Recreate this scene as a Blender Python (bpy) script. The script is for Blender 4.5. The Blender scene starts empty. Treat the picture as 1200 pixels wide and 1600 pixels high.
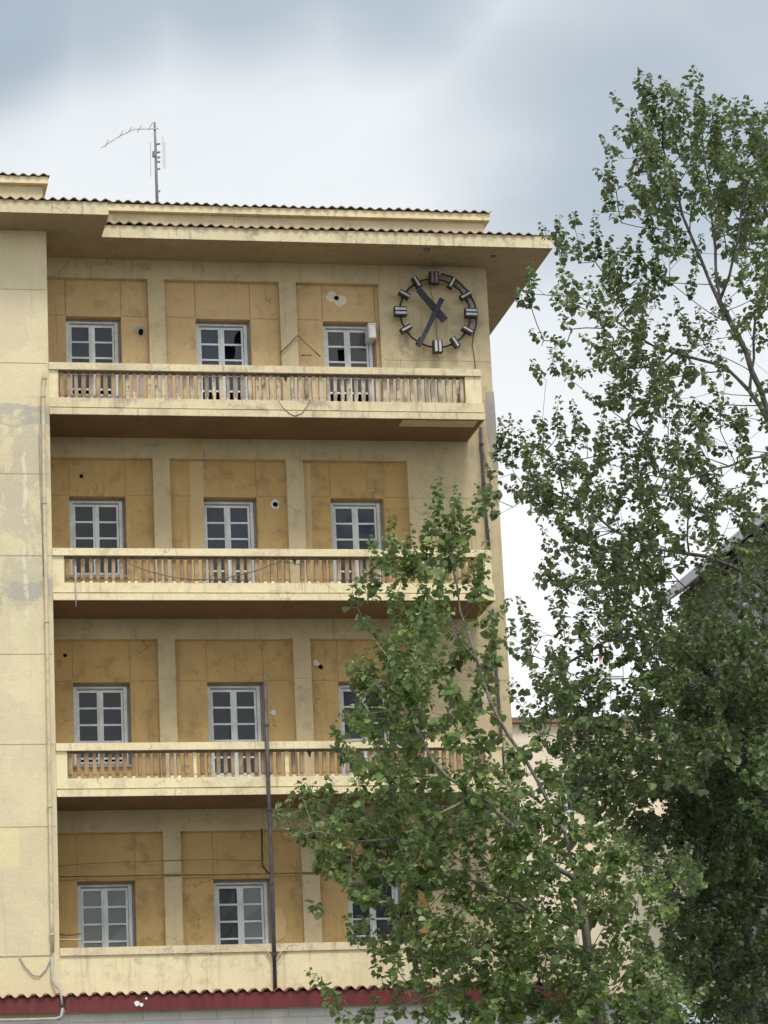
import bpy, bmesh, math, random
import numpy as np
from mathutils import Vector, Matrix
rng = np.random.default_rng(7)
random.seed(7)
C = bpy.context.scene.collection
SC = bpy.context.scene
R = math.radians
ZO = 16.23            # height of the second-floor window heads above the street

# ------------------------------------------------------------ camera
CX, CY, CZ = -2.0257, -52.7349, -14.6324 + ZO
YAW, PIT, ROL, F = 0.209, 0.26, -0.0476, 4780.5
fw = np.array([math.sin(YAW)*math.cos(PIT), math.cos(YAW)*math.cos(PIT), math.sin(PIT)])
rt0 = np.array([math.cos(YAW), -math.sin(YAW), 0.0]); up0 = np.cross(rt0, fw)
rt = math.cos(ROL)*rt0 + math.sin(ROL)*up0
up = -math.sin(ROL)*rt0 + math.cos(ROL)*up0
cam = bpy.data.cameras.new('camera'); cam.sensor_fit = 'VERTICAL'; cam.sensor_height = 36; cam.lens = F/1600*36
cam.clip_start = 0.5; cam.clip_end = 3000
co = bpy.data.objects.new('camera', cam); C.objects.link(co)
M4 = Matrix([[rt[i], up[i], -fw[i], (CX, CY, CZ)[i]] for i in range(3)] + [[0, 0, 0, 1]])
co.matrix_world = M4
SC.camera = co

def at(u, v, Y):
    """a photo point (1200x1600) on the vertical plane at depth Y -> world point"""
    d = fw + rt*(u-600)/F - up*(v-800)/F
    t = (Y-CY)/d[1]
    return np.array([CX+d[0]*t, Y, CZ+d[2]*t])
def dirv(u, v):
    d = fw + rt*(u-600)/F - up*(v-800)/F
    return d/np.linalg.norm(d)

# ------------------------------------------------------------ world, sun, exposure
SUN_EL, SUN_AZ = R(56), R(172)          # azimuth from +Y clockwise; the sun is behind the camera, veiled
w = bpy.data.worlds.new('World'); SC.world = w; w.use_nodes = True
nt = w.node_tree; nt.nodes.clear(); N = nt.nodes.new; L = nt.links.new
out = N('ShaderNodeOutputWorld')
sky = N('ShaderNodeTexSky'); sky.sky_type = 'NISHITA'; sky.sun_disc = False
sky.sun_elevation = SUN_EL; sky.sun_rotation = SUN_AZ
b1 = N('ShaderNodeBackground'); b1.inputs[1].default_value = 0.08; L(sky.outputs[0], b1.inputs[0])
tc = N('ShaderNodeTexCoord')
def wm(op, a, b=None, c=None):
    n = N('ShaderNodeMath'); n.operation = op
    for i, x in enumerate((a, b, c)):
        if x is None: continue
        if isinstance(x, (int, float)): n.inputs[i].default_value = x
        else: L(x, n.inputs[i])
    return n.outputs[0]
nrm = N('ShaderNodeVectorMath'); nrm.operation = 'NORMALIZE'; L(tc.outputs['Generated'], nrm.inputs[0])
mp = N('ShaderNodeMapping'); mp.inputs['Scale'].default_value = (1, 1, 2.8); L(nrm.outputs[0], mp.inputs[0])
ns = N('ShaderNodeTexNoise'); ns.inputs['Scale'].default_value = 5.5; ns.inputs['Detail'].default_value = 4; ns.inputs['Roughness'].default_value = .42
ns.inputs['Distortion'].default_value = .4
L(mp.outputs[0], ns.inputs[0])
def blob(u, v, rad, soft):
    d = dirv(u, v); n = N('ShaderNodeVectorMath'); n.operation = 'DISTANCE'; L(nrm.outputs[0], n.inputs[0]); n.inputs[1].default_value = tuple(d)
    wob = wm('MULTIPLY_ADD', ns.outputs[0], 0.085, n.outputs['Value'])
    m = N('ShaderNodeMapRange'); m.interpolation_type = 'SMOOTHERSTEP'
    L(wob, m.inputs[0]); m.inputs[1].default_value = rad; m.inputs[2].default_value = rad+soft; m.inputs[3].default_value = 1; m.inputs[4].default_value = 0
    return m.outputs[0]
sep = N('ShaderNodeSeparateXYZ'); L(nrm.outputs[0], sep.inputs[0])
elev = wm('MULTIPLY_ADD', ns.outputs[0], 0.05, sep.outputs[2])
er = N('ShaderNodeValToRGB'); L(elev, er.inputs[0])
cr = er.color_ramp; cr.interpolation = 'EASE'
cr.elements[0].position = 0.0; cr.elements[0].color = (1.25, 1.25, 1.25, 1)
cr.elements[1].position = 1.0; cr.elements[1].color = (1.0, 1.03, 1.08, 1)
for p, c in ((.24, (1.0, 1.02, 1.03)), (.33, (.85, .88, .90)), (.40, (.83, .865, .89)), (.435, (.78, .82, .85)), (.475, (.50, .57, .63)), (.54, (.55, .61, .67)), (.7, (1.0, 1.03, 1.07))):
    e = cr.elements.new(p); e.color = c + (1,)
bl = wm('MAXIMUM', wm('MULTIPLY', blob(1010, 190, .06, .08), .8), wm('MULTIPLY', blob(1230, 40, .06, .1), .7))
bl = wm('MAXIMUM', bl, wm('MULTIPLY', blob(-80, -70, .075, .04), .95))
for uv in ((120, -115), (380, -130), (620, -145)): bl = wm('MAXIMUM', bl, wm('MULTIPLY', blob(uv[0], uv[1], .064, .05), .85))
mx = N('ShaderNodeMix'); mx.data_type = 'RGBA'; L(bl, mx.inputs[0]); L(er.outputs[0], mx.inputs[6]); mx.inputs[7].default_value = (.39, .47, .55, 1)
# the veiled sun lights up the cloud cover behind the camera
dp = N('ShaderNodeVectorMath'); dp.operation = 'DOT_PRODUCT'; L(nrm.outputs[0], dp.inputs[0])
dp.inputs[1].default_value = (math.sin(SUN_AZ)*math.cos(SUN_EL), math.cos(SUN_AZ)*math.cos(SUN_EL), math.sin(SUN_EL))
gl = N('ShaderNodeMapRange'); gl.interpolation_type = 'SMOOTHSTEP'; L(dp.outputs['Value'], gl.inputs[0])
gl.inputs[1].default_value = -.1; gl.inputs[2].default_value = 1; gl.inputs[3].default_value = 1; gl.inputs[4].default_value = 1.5
fine = N('ShaderNodeTexNoise'); fine.inputs['Scale'].default_value = 9; fine.inputs['Detail'].default_value = 7; fine.inputs['Roughness'].default_value = .55
L(mp.outputs[0], fine.inputs[0])
fm = N('ShaderNodeMapRange'); L(fine.outputs[0], fm.inputs[0]); fm.inputs[1].default_value = .3; fm.inputs[2].default_value = .7; fm.inputs[3].default_value = .97; fm.inputs[4].default_value = 1.03
st = wm('MULTIPLY', gl.outputs[0], fm.outputs[0])
b2 = N('ShaderNodeBackground'); L(mx.outputs[2], b2.inputs[0]); L(st, b2.inputs[1])
ms = N('ShaderNodeMixShader'); ms.inputs[0].default_value = .93; L(b1.outputs[0], ms.inputs[1]); L(b2.outputs[0], ms.inputs[2]); L(ms.outputs[0], out.inputs[0])

sl = bpy.data.lights.new('sun', 'SUN'); sl.energy = 1.9; sl.angle = R(16); sl.color = (1, .95, .86)
so = bpy.data.objects.new('sun', sl); C.objects.link(so)
sd = Vector((math.sin(SUN_AZ)*math.cos(SUN_EL), math.cos(SUN_AZ)*math.cos(SUN_EL), math.sin(SUN_EL)))
so.rotation_euler = sd.to_track_quat('Z', 'Y').to_euler(); so.location = (0, -30, 60)
SC.view_settings.view_transform = 'Standard'; SC.view_settings.look = 'None'
SC.view_settings.exposure = 0.15; SC.view_settings.gamma = 1

# ------------------------------------------------------------ materials
class G:
    """small node-graph helper"""
    def __init__(s, name, rough=.85, spec=.3):
        s.m = bpy.data.materials.new(name); s.m.use_nodes = True; s.t = s.m.node_tree; s.b = s.t.nodes['Principled BSDF']
        s.b.inputs['Roughness'].default_value = rough; s.b.inputs['Specular IOR Level'].default_value = spec
        s.tc = s.t.nodes.new('ShaderNodeTexCoord')
    def n(s, k): return s.t.nodes.new(k)
    def l(s, a, b): s.t.links.new(a, b)
    def coord(s, scale=(1, 1, 1), off=(0, 0, 0)):
        m = s.n('ShaderNodeMapping'); m.inputs['Scale'].default_value = scale; m.inputs['Location'].default_value = off
        s.l(s.tc.outputs['Object'], m.inputs[0]); return m.outputs[0]
    def noise(s, sc, det=5, rough=.55, co=None, dist=0):
        n = s.n('ShaderNodeTexNoise'); n.inputs['Scale'].default_value = sc; n.inputs['Detail'].default_value = det
        n.inputs['Roughness'].default_value = rough; n.inputs['Distortion'].default_value = dist
        s.l(co if co is not None else s.tc.outputs['Object'], n.inputs[0]); return n.outputs[0]
    def rng(s, x, a, b, c=0, d=1, smooth=True):
        m = s.n('ShaderNodeMapRange'); m.interpolation_type = 'SMOOTHSTEP' if smooth else 'LINEAR'
        s.l(x, m.inputs[0])
        for i, q in enumerate((a, b, c, d)): m.inputs[i+1].default_value = q
        return m.outputs[0]
    def math(s, op, a, b=0, c=0):
        n = s.n('ShaderNodeMath'); n.operation = op
        for i, x in enumerate((a, b, c)):
            if isinstance(x, (int, float)): n.inputs[i].default_value = x
            else: s.l(x, n.inputs[i])
        return n.outputs[0]
    def mix(s, f, a, b):
        m = s.n('ShaderNodeMix'); m.data_type = 'RGBA'
        if isinstance(f, (int, float)): m.inputs[0].default_value = f
        else: s.l(f, m.inputs[0])
        for i, q in ((6, a), (7, b)):
            if isinstance(q, tuple): m.inputs[i].default_value = q + (1,)
            else: s.l(q, m.inputs[i])
        return m.outputs[2]
    def mul(s, a, f):
        m = s.n('ShaderNodeMix'); m.data_type = 'RGBA'; m.blend_type = 'MULTIPLY'; m.inputs[0].default_value = 1
        s.l(a, m.inputs[6]); s.l(f, m.inputs[7]); return m.outputs[2]
    def zband(s, z0, z1, soft, wob=.0):
        sp = s.n('ShaderNodeSeparateXYZ'); s.l(s.tc.outputs['Object'], sp.inputs[0]); z = sp.outputs[2]
        if wob: z = s.math('ADD', z, s.math('MULTIPLY', s.math('SUBTRACT', s.noise(2.2, 4), .5), wob))
        a = s.rng(z, z0-soft, z0+soft); b = s.rng(z, z1-soft, z1+soft, 1, 0); return s.math('MULTIPLY', a, b)
    def x(s):
        sp = s.n('ShaderNodeSeparateXYZ'); s.l(s.tc.outputs['Object'], sp.inputs[0]); return sp.outputs[0]
    def done(s, col, bump=None, bs=.3, bd=.02):
        if isinstance(col, tuple): s.b.inputs[0].default_value = col + (1,)
        else: s.l(col, s.b.inputs[0])
        if bump is not None:
            b = s.n('ShaderNodeBump'); b.inputs['Strength'].default_value = bs; b.inputs['Distance'].default_value = bd
            s.l(bump, b.inputs['Height']); s.l(b.outputs[0], s.b.inputs['Normal'])
        return s.m

def plaster(name, a, b, stain=(.33, .30, .26), st=.35, streak=.3, soft=.62, hole=0, patch=None):
    g = G(name, .92, .15)
    c = g.mix(g.rng(g.noise(.9, 5, .6), .35, .65), a, b)
    c = g.mix(g.math('MULTIPLY', g.rng(g.noise(3.3, 6, .65, g.coord((1, 1, 1), (5, 3, 9))), .5, .72), st), c, stain)
    c = g.mix(g.math('MULTIPLY', g.rng(g.noise(1.0, 6, .7, g.coord((7, 7, .55))), .52, .75), streak), c, stain)
    # crisp-edged flaked areas, drips and hairline cracks
    fl_ = g.rng(g.noise(1.5, 9, .62, g.coord((1, 1, 1.1), (21, 7, 3)), .6), .585, .592)
    c = g.mix(g.math('MULTIPLY', fl_, .38), c, tuple(x*.86+.02 for x in b))
    dr = g.math('MULTIPLY', g.rng(g.noise(1.2, 7, .6, g.coord((9, 9, .32), (2, 8, 1))), .59, .63), g.rng(g.noise(.8, 3), .45, .6))
    c = g.mix(g.math('MULTIPLY', dr, .30+streak*.4), c, stain)
    vo = g.n('ShaderNodeTexVoronoi'); vo.feature = 'DISTANCE_TO_EDGE'; vo.inputs['Scale'].default_value = 1.1
    vd = g.n('ShaderNodeVectorMath'); vd.operation = 'MULTIPLY_ADD'; vn = g.n('ShaderNodeTexNoise'); vn.inputs['Scale'].default_value = 3; vn.inputs['Detail'].default_value = 6
    g.l(g.tc.outputs['Object'], vn.inputs[0]); g.l(vn.outputs[1], vd.inputs[0]); vd.inputs[1].default_value = (.5, .5, .5); g.l(g.tc.outputs['Object'], vd.inputs[2]); g.l(vd.outputs[0], vo.inputs[0])
    ck = g.math('MULTIPLY', g.rng(vo.outputs['Distance'], .004, .011, 1, 0), g.rng(g.noise(.7, 3, .5, g.coord((1, 1, 1), (4, 4, 4))), .5, .6))
    c = g.mix(g.math('MULTIPLY', ck, .5), c, tuple(x*.6 for x in stain))
    if patch:
        pn = g.noise(.8, 2, .4, g.coord((1, 1, 1.4), (11, 2, 4)))
        c = g.mix(g.math('MULTIPLY', g.rng(pn, soft, soft+.015), .8), c, patch)
    f = g.noise(38, 4, .7)
    c = g.mul(c, g.mix(g.rng(f, .3, .7), (.9, .9, .9), (1.06, 1.06, 1.06)))
    bm = g.math('ADD', g.noise(7, 6, .7), g.math('MULTIPLY', f, .4))
    return g.done(c, bm, .35, .02)

M = {}
M['cream'] = plaster('cream_render', (.66, .56, .36), (.58, .49, .32), (.36, .31, .22), .35, .3, .62, patch=(.70, .61, .40))
M['trim'] = plaster('cream_trim', (.82, .715, .455), (.75, .65, .415), (.42, .34, .24), .5, .6)
M['trim_old'] = plaster('worn_cream_trim', (.72, .62, .405), (.63, .54, .35), (.34, .28, .23), .8, .75)
M['pilaster'] = plaster('grey_cream_pilaster', (.57, .48, .30), (.50, .42, .265), (.31, .25, .18), .6, .5)
M['ochre'] = plaster('ochre_panel', (.535, .375, .168), (.475, .33, .145), (.27, .18, .09), .6, .45, .66)
M['ochre_light'] = plaster('faded_ochre_panel', (.59, .43, .235), (.53, .385, .205), (.35, .24, .13), .55, .4, .66)
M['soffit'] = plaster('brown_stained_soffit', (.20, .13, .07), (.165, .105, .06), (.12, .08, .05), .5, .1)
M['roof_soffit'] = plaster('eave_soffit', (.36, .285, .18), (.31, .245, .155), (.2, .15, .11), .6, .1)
M['patch'] = plaster('pale_filler', (.72, .66, .52), (.65, .58, .45), (.5, .45, .36), .3, .1)
M['patch_faint'] = plaster('repair_strip', (.58, .44, .23), (.53, .40, .21), (.5, .45, .36), .3, .1)
M['grey_filler_and_shade'] = plaster('grey_cement_and_shade', (.40, .37, .33), (.33, .31, .29), (.25, .23, .21), .5, .3)
M['joint'] = plaster('joint_line', (.40, .27, .115), (.35, .23, .10), (.3, .2, .1), .3, .1)
M['joint_cream'] = plaster('joint_line_cream', (.46, .385, .24), (.39, .33, .21), (.3, .25, .18), .3, .1)

def block_mat():
    g = G('weathered_cream_wall', .92, .15)
    c = g.mix(g.rng(g.noise(.7, 5, .6), .35, .65), (.73, .645, .42), (.65, .57, .37))
    # pinkish undercoat where the yellow wash has gone
    pk = g.rng(g.noise(.6, 9, .6, g.coord((1, 1, .8), (3, 1, 8)), .5), .50, .53)
    c = g.mix(g.math('MULTIPLY', pk, .6), c, (.66, .54, .385))
    # a dirty grey band of bare cement between two storeys
    band = g.zband(ZO-2.5, ZO+1.35, .12, .9)
    gr = g.rng(g.noise(1.3, 10, .7, g.coord((1.4, 1, .9)), .4), .44, .51)
    c = g.mix(g.math('MULTIPLY', g.math('MULTIPLY', band, gr), .5), c, (.43, .40, .33))
    top = g.zband(ZO+.85, ZO+1.25, .015, .3)
    c = g.mix(g.math('MULTIPLY', top, g.rng(g.noise(3, 8, .7), .42, .5, .1, .6)), c, (.36, .35, .33))
    low = g.zband(ZO-2.3, ZO-1.95, .02, .6)
    c = g.mix(g.math('MULTIPLY', low, g.rng(g.noise(3, 8, .7), .45, .52, .05, .55)), c, (.36, .35, .33))
    # filler strip near the outer corner
    xx = g.x(); xw = g.math('ADD', xx, g.math('MULTIPLY', g.math('SUBTRACT', g.noise(1.6, 4), .5), .3))
    fs = g.math('MULTIPLY', g.rng(xw, 2.48, 2.49), g.rng(xw, 2.55, 2.56, 1, 0))
    zr = g.zband(ZO-3.0, ZO+.9, .05, .2)
    c = g.mix(g.math('MULTIPLY', g.math('MULTIPLY', fs, zr), g.rng(g.noise(2.5, 7, .7), .46, .54, 0, .7)), c, (.74, .68, .52))
    c = g.mix(g.math('MULTIPLY', g.rng(g.noise(1.0, 6, .7, g.coord((8, 8, .5))), .52, .75), .3), c, (.38, .33, .26))
    # the freshly painted yellow lowest part
    fr = g.zband(ZO-9.3, ZO-8.35, .05, .12)
    c = g.mix(g.math('MULTIPLY', fr, .7), c, (.76, .65, .40))
    sq = g.zband(ZO-6.9, ZO-6.2, .01, 0); sx = g.math('MULTIPLY', g.rng(xx, 1.8, 1.82), g.rng(xx, 2.32, 2.34, 1, 0))
    c = g.mix(g.math('MULTIPLY', g.math('MULTIPLY', sq, sx), .6), c, (.78, .67, .36))
    f = g.noise(38, 4, .7)
    c = g.mul(c, g.mix(g.rng(f, .3, .7), (.9, .9, .9), (1.06, 1.06, 1.06)))
    return g.done(c, g.math('ADD', g.noise(6, 7, .7), g.math('MULTIPLY', f, .3)), .45, .03)
M['block'] = block_mat()

def worn_wood(name, a, b, thr=.52):
    g = G(name, .8, .2)
    oi = g.n('ShaderNodeObjectInfo')
    cv = g.n('ShaderNodeVectorMath'); cv.operation = 'ADD'; g.l(g.tc.outputs['Object'], cv.inputs[0])
    cm = g.n('ShaderNodeCombineXYZ'); g.l(g.math('MULTIPLY', oi.outputs['Random'], 37), cm.inputs[0]); g.l(cm.outputs[0], cv.inputs[1])
    mpv = g.n('ShaderNodeMapping'); mpv.inputs['Scale'].default_value = (1, 1, .35); g.l(cv.outputs[0], mpv.inputs[0])
    n1 = g.noise(7, 5, .6, mpv.outputs[0])
    c = g.mix(g.rng(n1, thr-.04, thr+.04), a, b)
    c = g.mix(g.rng(g.noise(4, 5, .7, cv.outputs[0]), .56, .66), c, (.20, .15, .12))
    c = g.mul(c, g.mix(oi.outputs['Random'], (.78, .76, .76), (1.1, 1.1, 1.1)))
    return g.done(c, n1, .4, .01)
M['bal_worn'] = worn_wood('peeling_baluster_paint', (.55, .475, .345), (.33, .28, .24), .51)
M['bal_tan'] = worn_wood('tan_baluster_paint', (.40, .285, .17), (.31, .22, .14), .54)
M['bal_foot'] = worn_wood('bare_plaster_foot', (.76, .68, .5), (.6, .5, .36))
g = G('blue_white_joinery', .55, .4)
c = g.mix(g.rng(g.noise(2.5, 5, .6), .4, .62), (.70, .735, .75), (.56, .60, .62)); c = g.mix(g.rng(g.noise(30, 4, .7), .58, .68), c, (.33, .31, .30))
M['frame'] = g.done(c, g.noise(40, 3), .1, .005)
g = G('lilac_grey_frame', .6, .35); M['frame_dark'] = g.done(g.mix(g.rng(g.noise(5, 5), .4, .6), (.27, .28, .31), (.22, .23, .26)), g.noise(30, 3), .1, .005)
def glass(name, col):
    g = G(name, .05, .28)
    n = g.noise(1.6, 2); g.b.inputs['IOR'].default_value = 1.45
    return g.done(g.mix(g.noise(.9, 3, .5, g.coord((1, 1, 1), (2, 5, 1))), col, tuple(x*1.6 for x in col)), n, .12, .02)
M['glass'] = glass('dark_window_glass', (.028, .034, .042))
M['glass_blue'] = glass('blueish_window_glass', (.034, .045, .062))
M['glass_dusty'] = glass('dusty_window_glass', (.055, .06, .062))
M['glass_pale'] = glass('pale_reflection_glass', (.13, .155, .165))  # bright reflection in the lowest panes, painted as a paler base colour
g = G('unlit_room', 1, 0); M['void'] = g.done(g.mix(g.noise(2), (.006, .006, .008), (.012, .011, .013)))
def metal(name, a, b, rough=.5, met=.0, sc=6):
    g = G(name, rough, .4); g.b.inputs['Metallic'].default_value = met
    n = g.noise(sc, 6, .7); return g.done(g.mix(g.rng(n, .42, .62), a, b), n, .15, .005)
M['clock_dark'] = metal('blackened_clock_metal', (.022, .020, .026), (.045, .035, .035), .65, 0, 9)
M['clock_hand'] = metal('slate_painted_metal', (.020, .022, .036), (.030, .032, .048), .65, 0, 5)
M['clock_strip'] = metal('cloudy_numeral_glass', (.50, .50, .50), (.38, .38, .40), .4, 0, 9)
M['clock_strip_blue'] = metal('bluish_numeral_glass', (.40, .46, .48), (.52, .55, .56), .4, 0, 9)
M['clock_strip_shaded'] = metal('shaded_numeral_glass', (.13, .12, .14), (.2, .19, .2), .5, 0, 9)  # shade over the top marker, put into a darker strip colour
M['pipe_dark'] = metal('dark_grey_pipe_paint', (.06, .055, .065), (.10, .09, .09), .5, .1)
M['pipe_cream'] = metal('cream_pipe_paint', (.62, .53, .35), (.50, .42, .29), .6)
M['pipe_grey'] = metal('grey_pipe_paint', (.40, .40, .38), (.30, .30, .28), .6)
M['rust'] = metal('brown_iron', (.12, .085, .06), (.2, .15, .1), .7)
M['antenna'] = metal('galvanised_mast', (.22, .21, .25), (.16, .15, .18), .5, .3)
M['antenna_pale'] = metal('pale_aluminium_rod', (.45, .46, .48), (.38, .39, .4), .4, .4)
M['white_box'] = metal('weathered_white_plastic', (.62, .62, .60), (.48, .48, .46), .5)
M['white_paint'] = metal('white_splash', (.8, .8, .78), (.7, .7, .68), .6)
M['cable'] = metal('black_cable', (.05, .045, .04), (.09, .08, .07), .6)
g = G('terracotta_tiles', .85, .2)
c = g.mix(g.rng(g.noise(5, 6, .7), .4, .6), (.17, .105, .07), (.26, .19, .13)); c = g.mix(g.rng(g.noise(9, 5, .7), .52, .66), c, (.10, .095, .07))
M['tile'] = g.done(c, g.noise(25, 4), .3, .01)
g = G('dark_red_sheet_metal', .5, .35)
c = g.mix(g.rng(g.noise(1.6, 5, .6, g.coord((4, 1, .6))), .4, .62), (.165, .030, .030), (.12, .022, .024)); c = g.mix(g.rng(g.noise(8, 6, .7), .62, .72), c, (.26, .10, .09))
M['red'] = g.done(c, g.noise(5, 3), .15, .02)
g = G('pale_ashlar_wall', .85, .2)
bt = g.n('ShaderNodeTexBrick'); bt.offset = .5; bt.inputs['Scale'].default_value = 1; bt.inputs['Brick Width'].default_value = .62; bt.inputs['Row Height'].default_value = .32
bt.inputs['Mortar Size'].default_value = .012; bt.inputs['Color1'].default_value = (.82, .80, .76, 1); bt.inputs['Color2'].default_value = (.77, .75, .71, 1); bt.inputs['Mortar'].default_value = (.64, .62, .58, 1)
sp = g.n('ShaderNodeSeparateXYZ'); g.l(g.tc.outputs['Object'], sp.inputs[0]); cb = g.n('ShaderNodeCombineXYZ'); g.l(sp.outputs[0], cb.inputs[0]); g.l(sp.outputs[2], cb.inputs[1]); g.l(cb.outputs[0], bt.inputs[0])
c = g.mul(bt.outputs[0], g.mix(g.rng(g.noise(2, 5), .35, .65), (.85, .85, .85), (1.08, 1.08, 1.08)))
M['ashlar'] = g.done(c, g.math('ADD', g.math('MULTIPLY', bt.outputs['Fac'], -1), g.noise(8, 4)), .4, .015)
M['asphalt'] = plaster('asphalt', (.055, .055, .056), (.045, .045, .047), (.035, .035, .035), .5, 0)
M['paving'] = plaster('pavement_slabs', (.22, .215, .20), (.18, .175, .165), (.14, .14, .13), .5, 0)
M['earth'] = plaster('ground_soil', (.20, .18, .14), (.25, .23, .19), (.14, .13, .1), .5, 0)
M['kerb'] = plaster('kerb_stone', (.42, .41, .39), (.36, .35, .33), (.2, .2, .19), .5, 0)
M['road_paint'] = plaster('road_paint', (.75, .75, .72), (.66, .66, .63), (.3, .3, .3), .4, 0)
M['peach'] = plaster('pale_peach_render', (.86, .74, .60), (.84, .74, .58), (.6, .5, .4), .3, .15)
M['peach_sun'] = plaster('sunlit_peach_render', (.88, .82, .64), (.86, .78, .58), (.6, .5, .4), .3, .15)  # brighter copy of the peach render with sunlight put into its colour
M['grey_wall'] = plaster('grey_brown_render', (.20, .18, .185), (.16, .145, .15), (.1, .09, .09), .4, .3)
M['maroon'] = plaster('maroon_render', (.27, .13, .13), (.22, .11, .11), (.1, .09, .09), .4, .3)
M['grey_trim'] = plaster('pale_grey_trim', (.50, .50, .53), (.42, .42, .45), (.25, .25, .26), .4, .3)
M['dark_roof'] = plaster('dark_roof_sheet', (.07, .07, .08), (.10, .10, .11), (.05, .05, .05), .4, .1)
M['pale_blue'] = plaster('pale_blue_grey_render', (.56, .62, .68), (.48, .54, .6), (.3, .33, .36), .4, .2)
M['red_band'] = metal('red_warning_paint', (.55, .18, .15), (.45, .15, .13), .6)

def bark(name, a, b):
    g = G(name, .9, .2); n = g.noise(6, 6, .7, g.coord((3, 3, .7)))
    return g.done(g.mix(g.rng(n, .4, .62), a, b), n, .6, .02)
M['bark'] = bark('grey_poplar_bark', (.16, .15, .13), (.075, .068, .058))
M['bark_pale'] = bark('pale_poplar_bark', (.24, .22, .18), (.12, .11, .09))
def leafmat(name, cols, under, trans=.22, umix=.85):
    g = G(name, .42, .45)
    a = g.n('ShaderNodeAttribute'); a.attribute_name = 'rnd'
    r = g.n('ShaderNodeValToRGB'); r.color_ramp.elements[0].color = cols[0]+(1,); r.color_ramp.elements[1].color = cols[-1]+(1,)
    for i, c in enumerate(cols[1:-1]): e = r.color_ramp.elements.new((i+1)/(len(cols)-1)); e.color = c+(1,)
    g.l(a.outputs['Fac'], r.inputs[0])
    geo = g.n('ShaderNodeNewGeometry')
    c = g.mix(g.math('MULTIPLY', geo.outputs['Backfacing'], umix), r.outputs[0], under)
    big = g.noise(.8, 3); c = g.mul(c, g.mix(g.rng(big, .35, .65), (.8, .82, .8), (1.2, 1.18, 1.15)))
    g.done(c)
    t = g.n('ShaderNodeBsdfTranslucent'); g.l(g.mix(.5, c, (.16, .22, .04)), t.inputs[0])
    m = g.n('ShaderNodeMixShader'); m.inputs[0].default_value = trans
    o = g.t.nodes['Material Output']; g.l(g.b.outputs[0], m.inputs[1]); g.l(t.outputs[0], m.inputs[2]); g.l(m.outputs[0], o.inputs[0])
    return g.m
M['leaf_front'] = leafmat('poplar_leaves_light', [(.055, .095, .022), (.11, .175, .036), (.21, .29, .075), (.38, .45, .20)], (.22, .29, .13), .28)
M['leaf_big'] = leafmat('silver_poplar_leaves', [(.045, .08, .022), (.085, .135, .034), (.145, .20, .06), (.28, .33, .17)], (.19, .235, .13))
M['leaf_dark'] = leafmat('deep_green_leaves', [(.045, .08, .026), (.07, .115, .036), (.10, .155, .048), (.17, .23, .085)], (.14, .19, .10), .25)
M['leaf_bright'] = leafmat('bright_green_leaves', [(.045, .085, .016), (.065, .12, .022), (.095, .16, .035), (.15, .22, .06)], (.12, .18, .06), .25)

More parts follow.
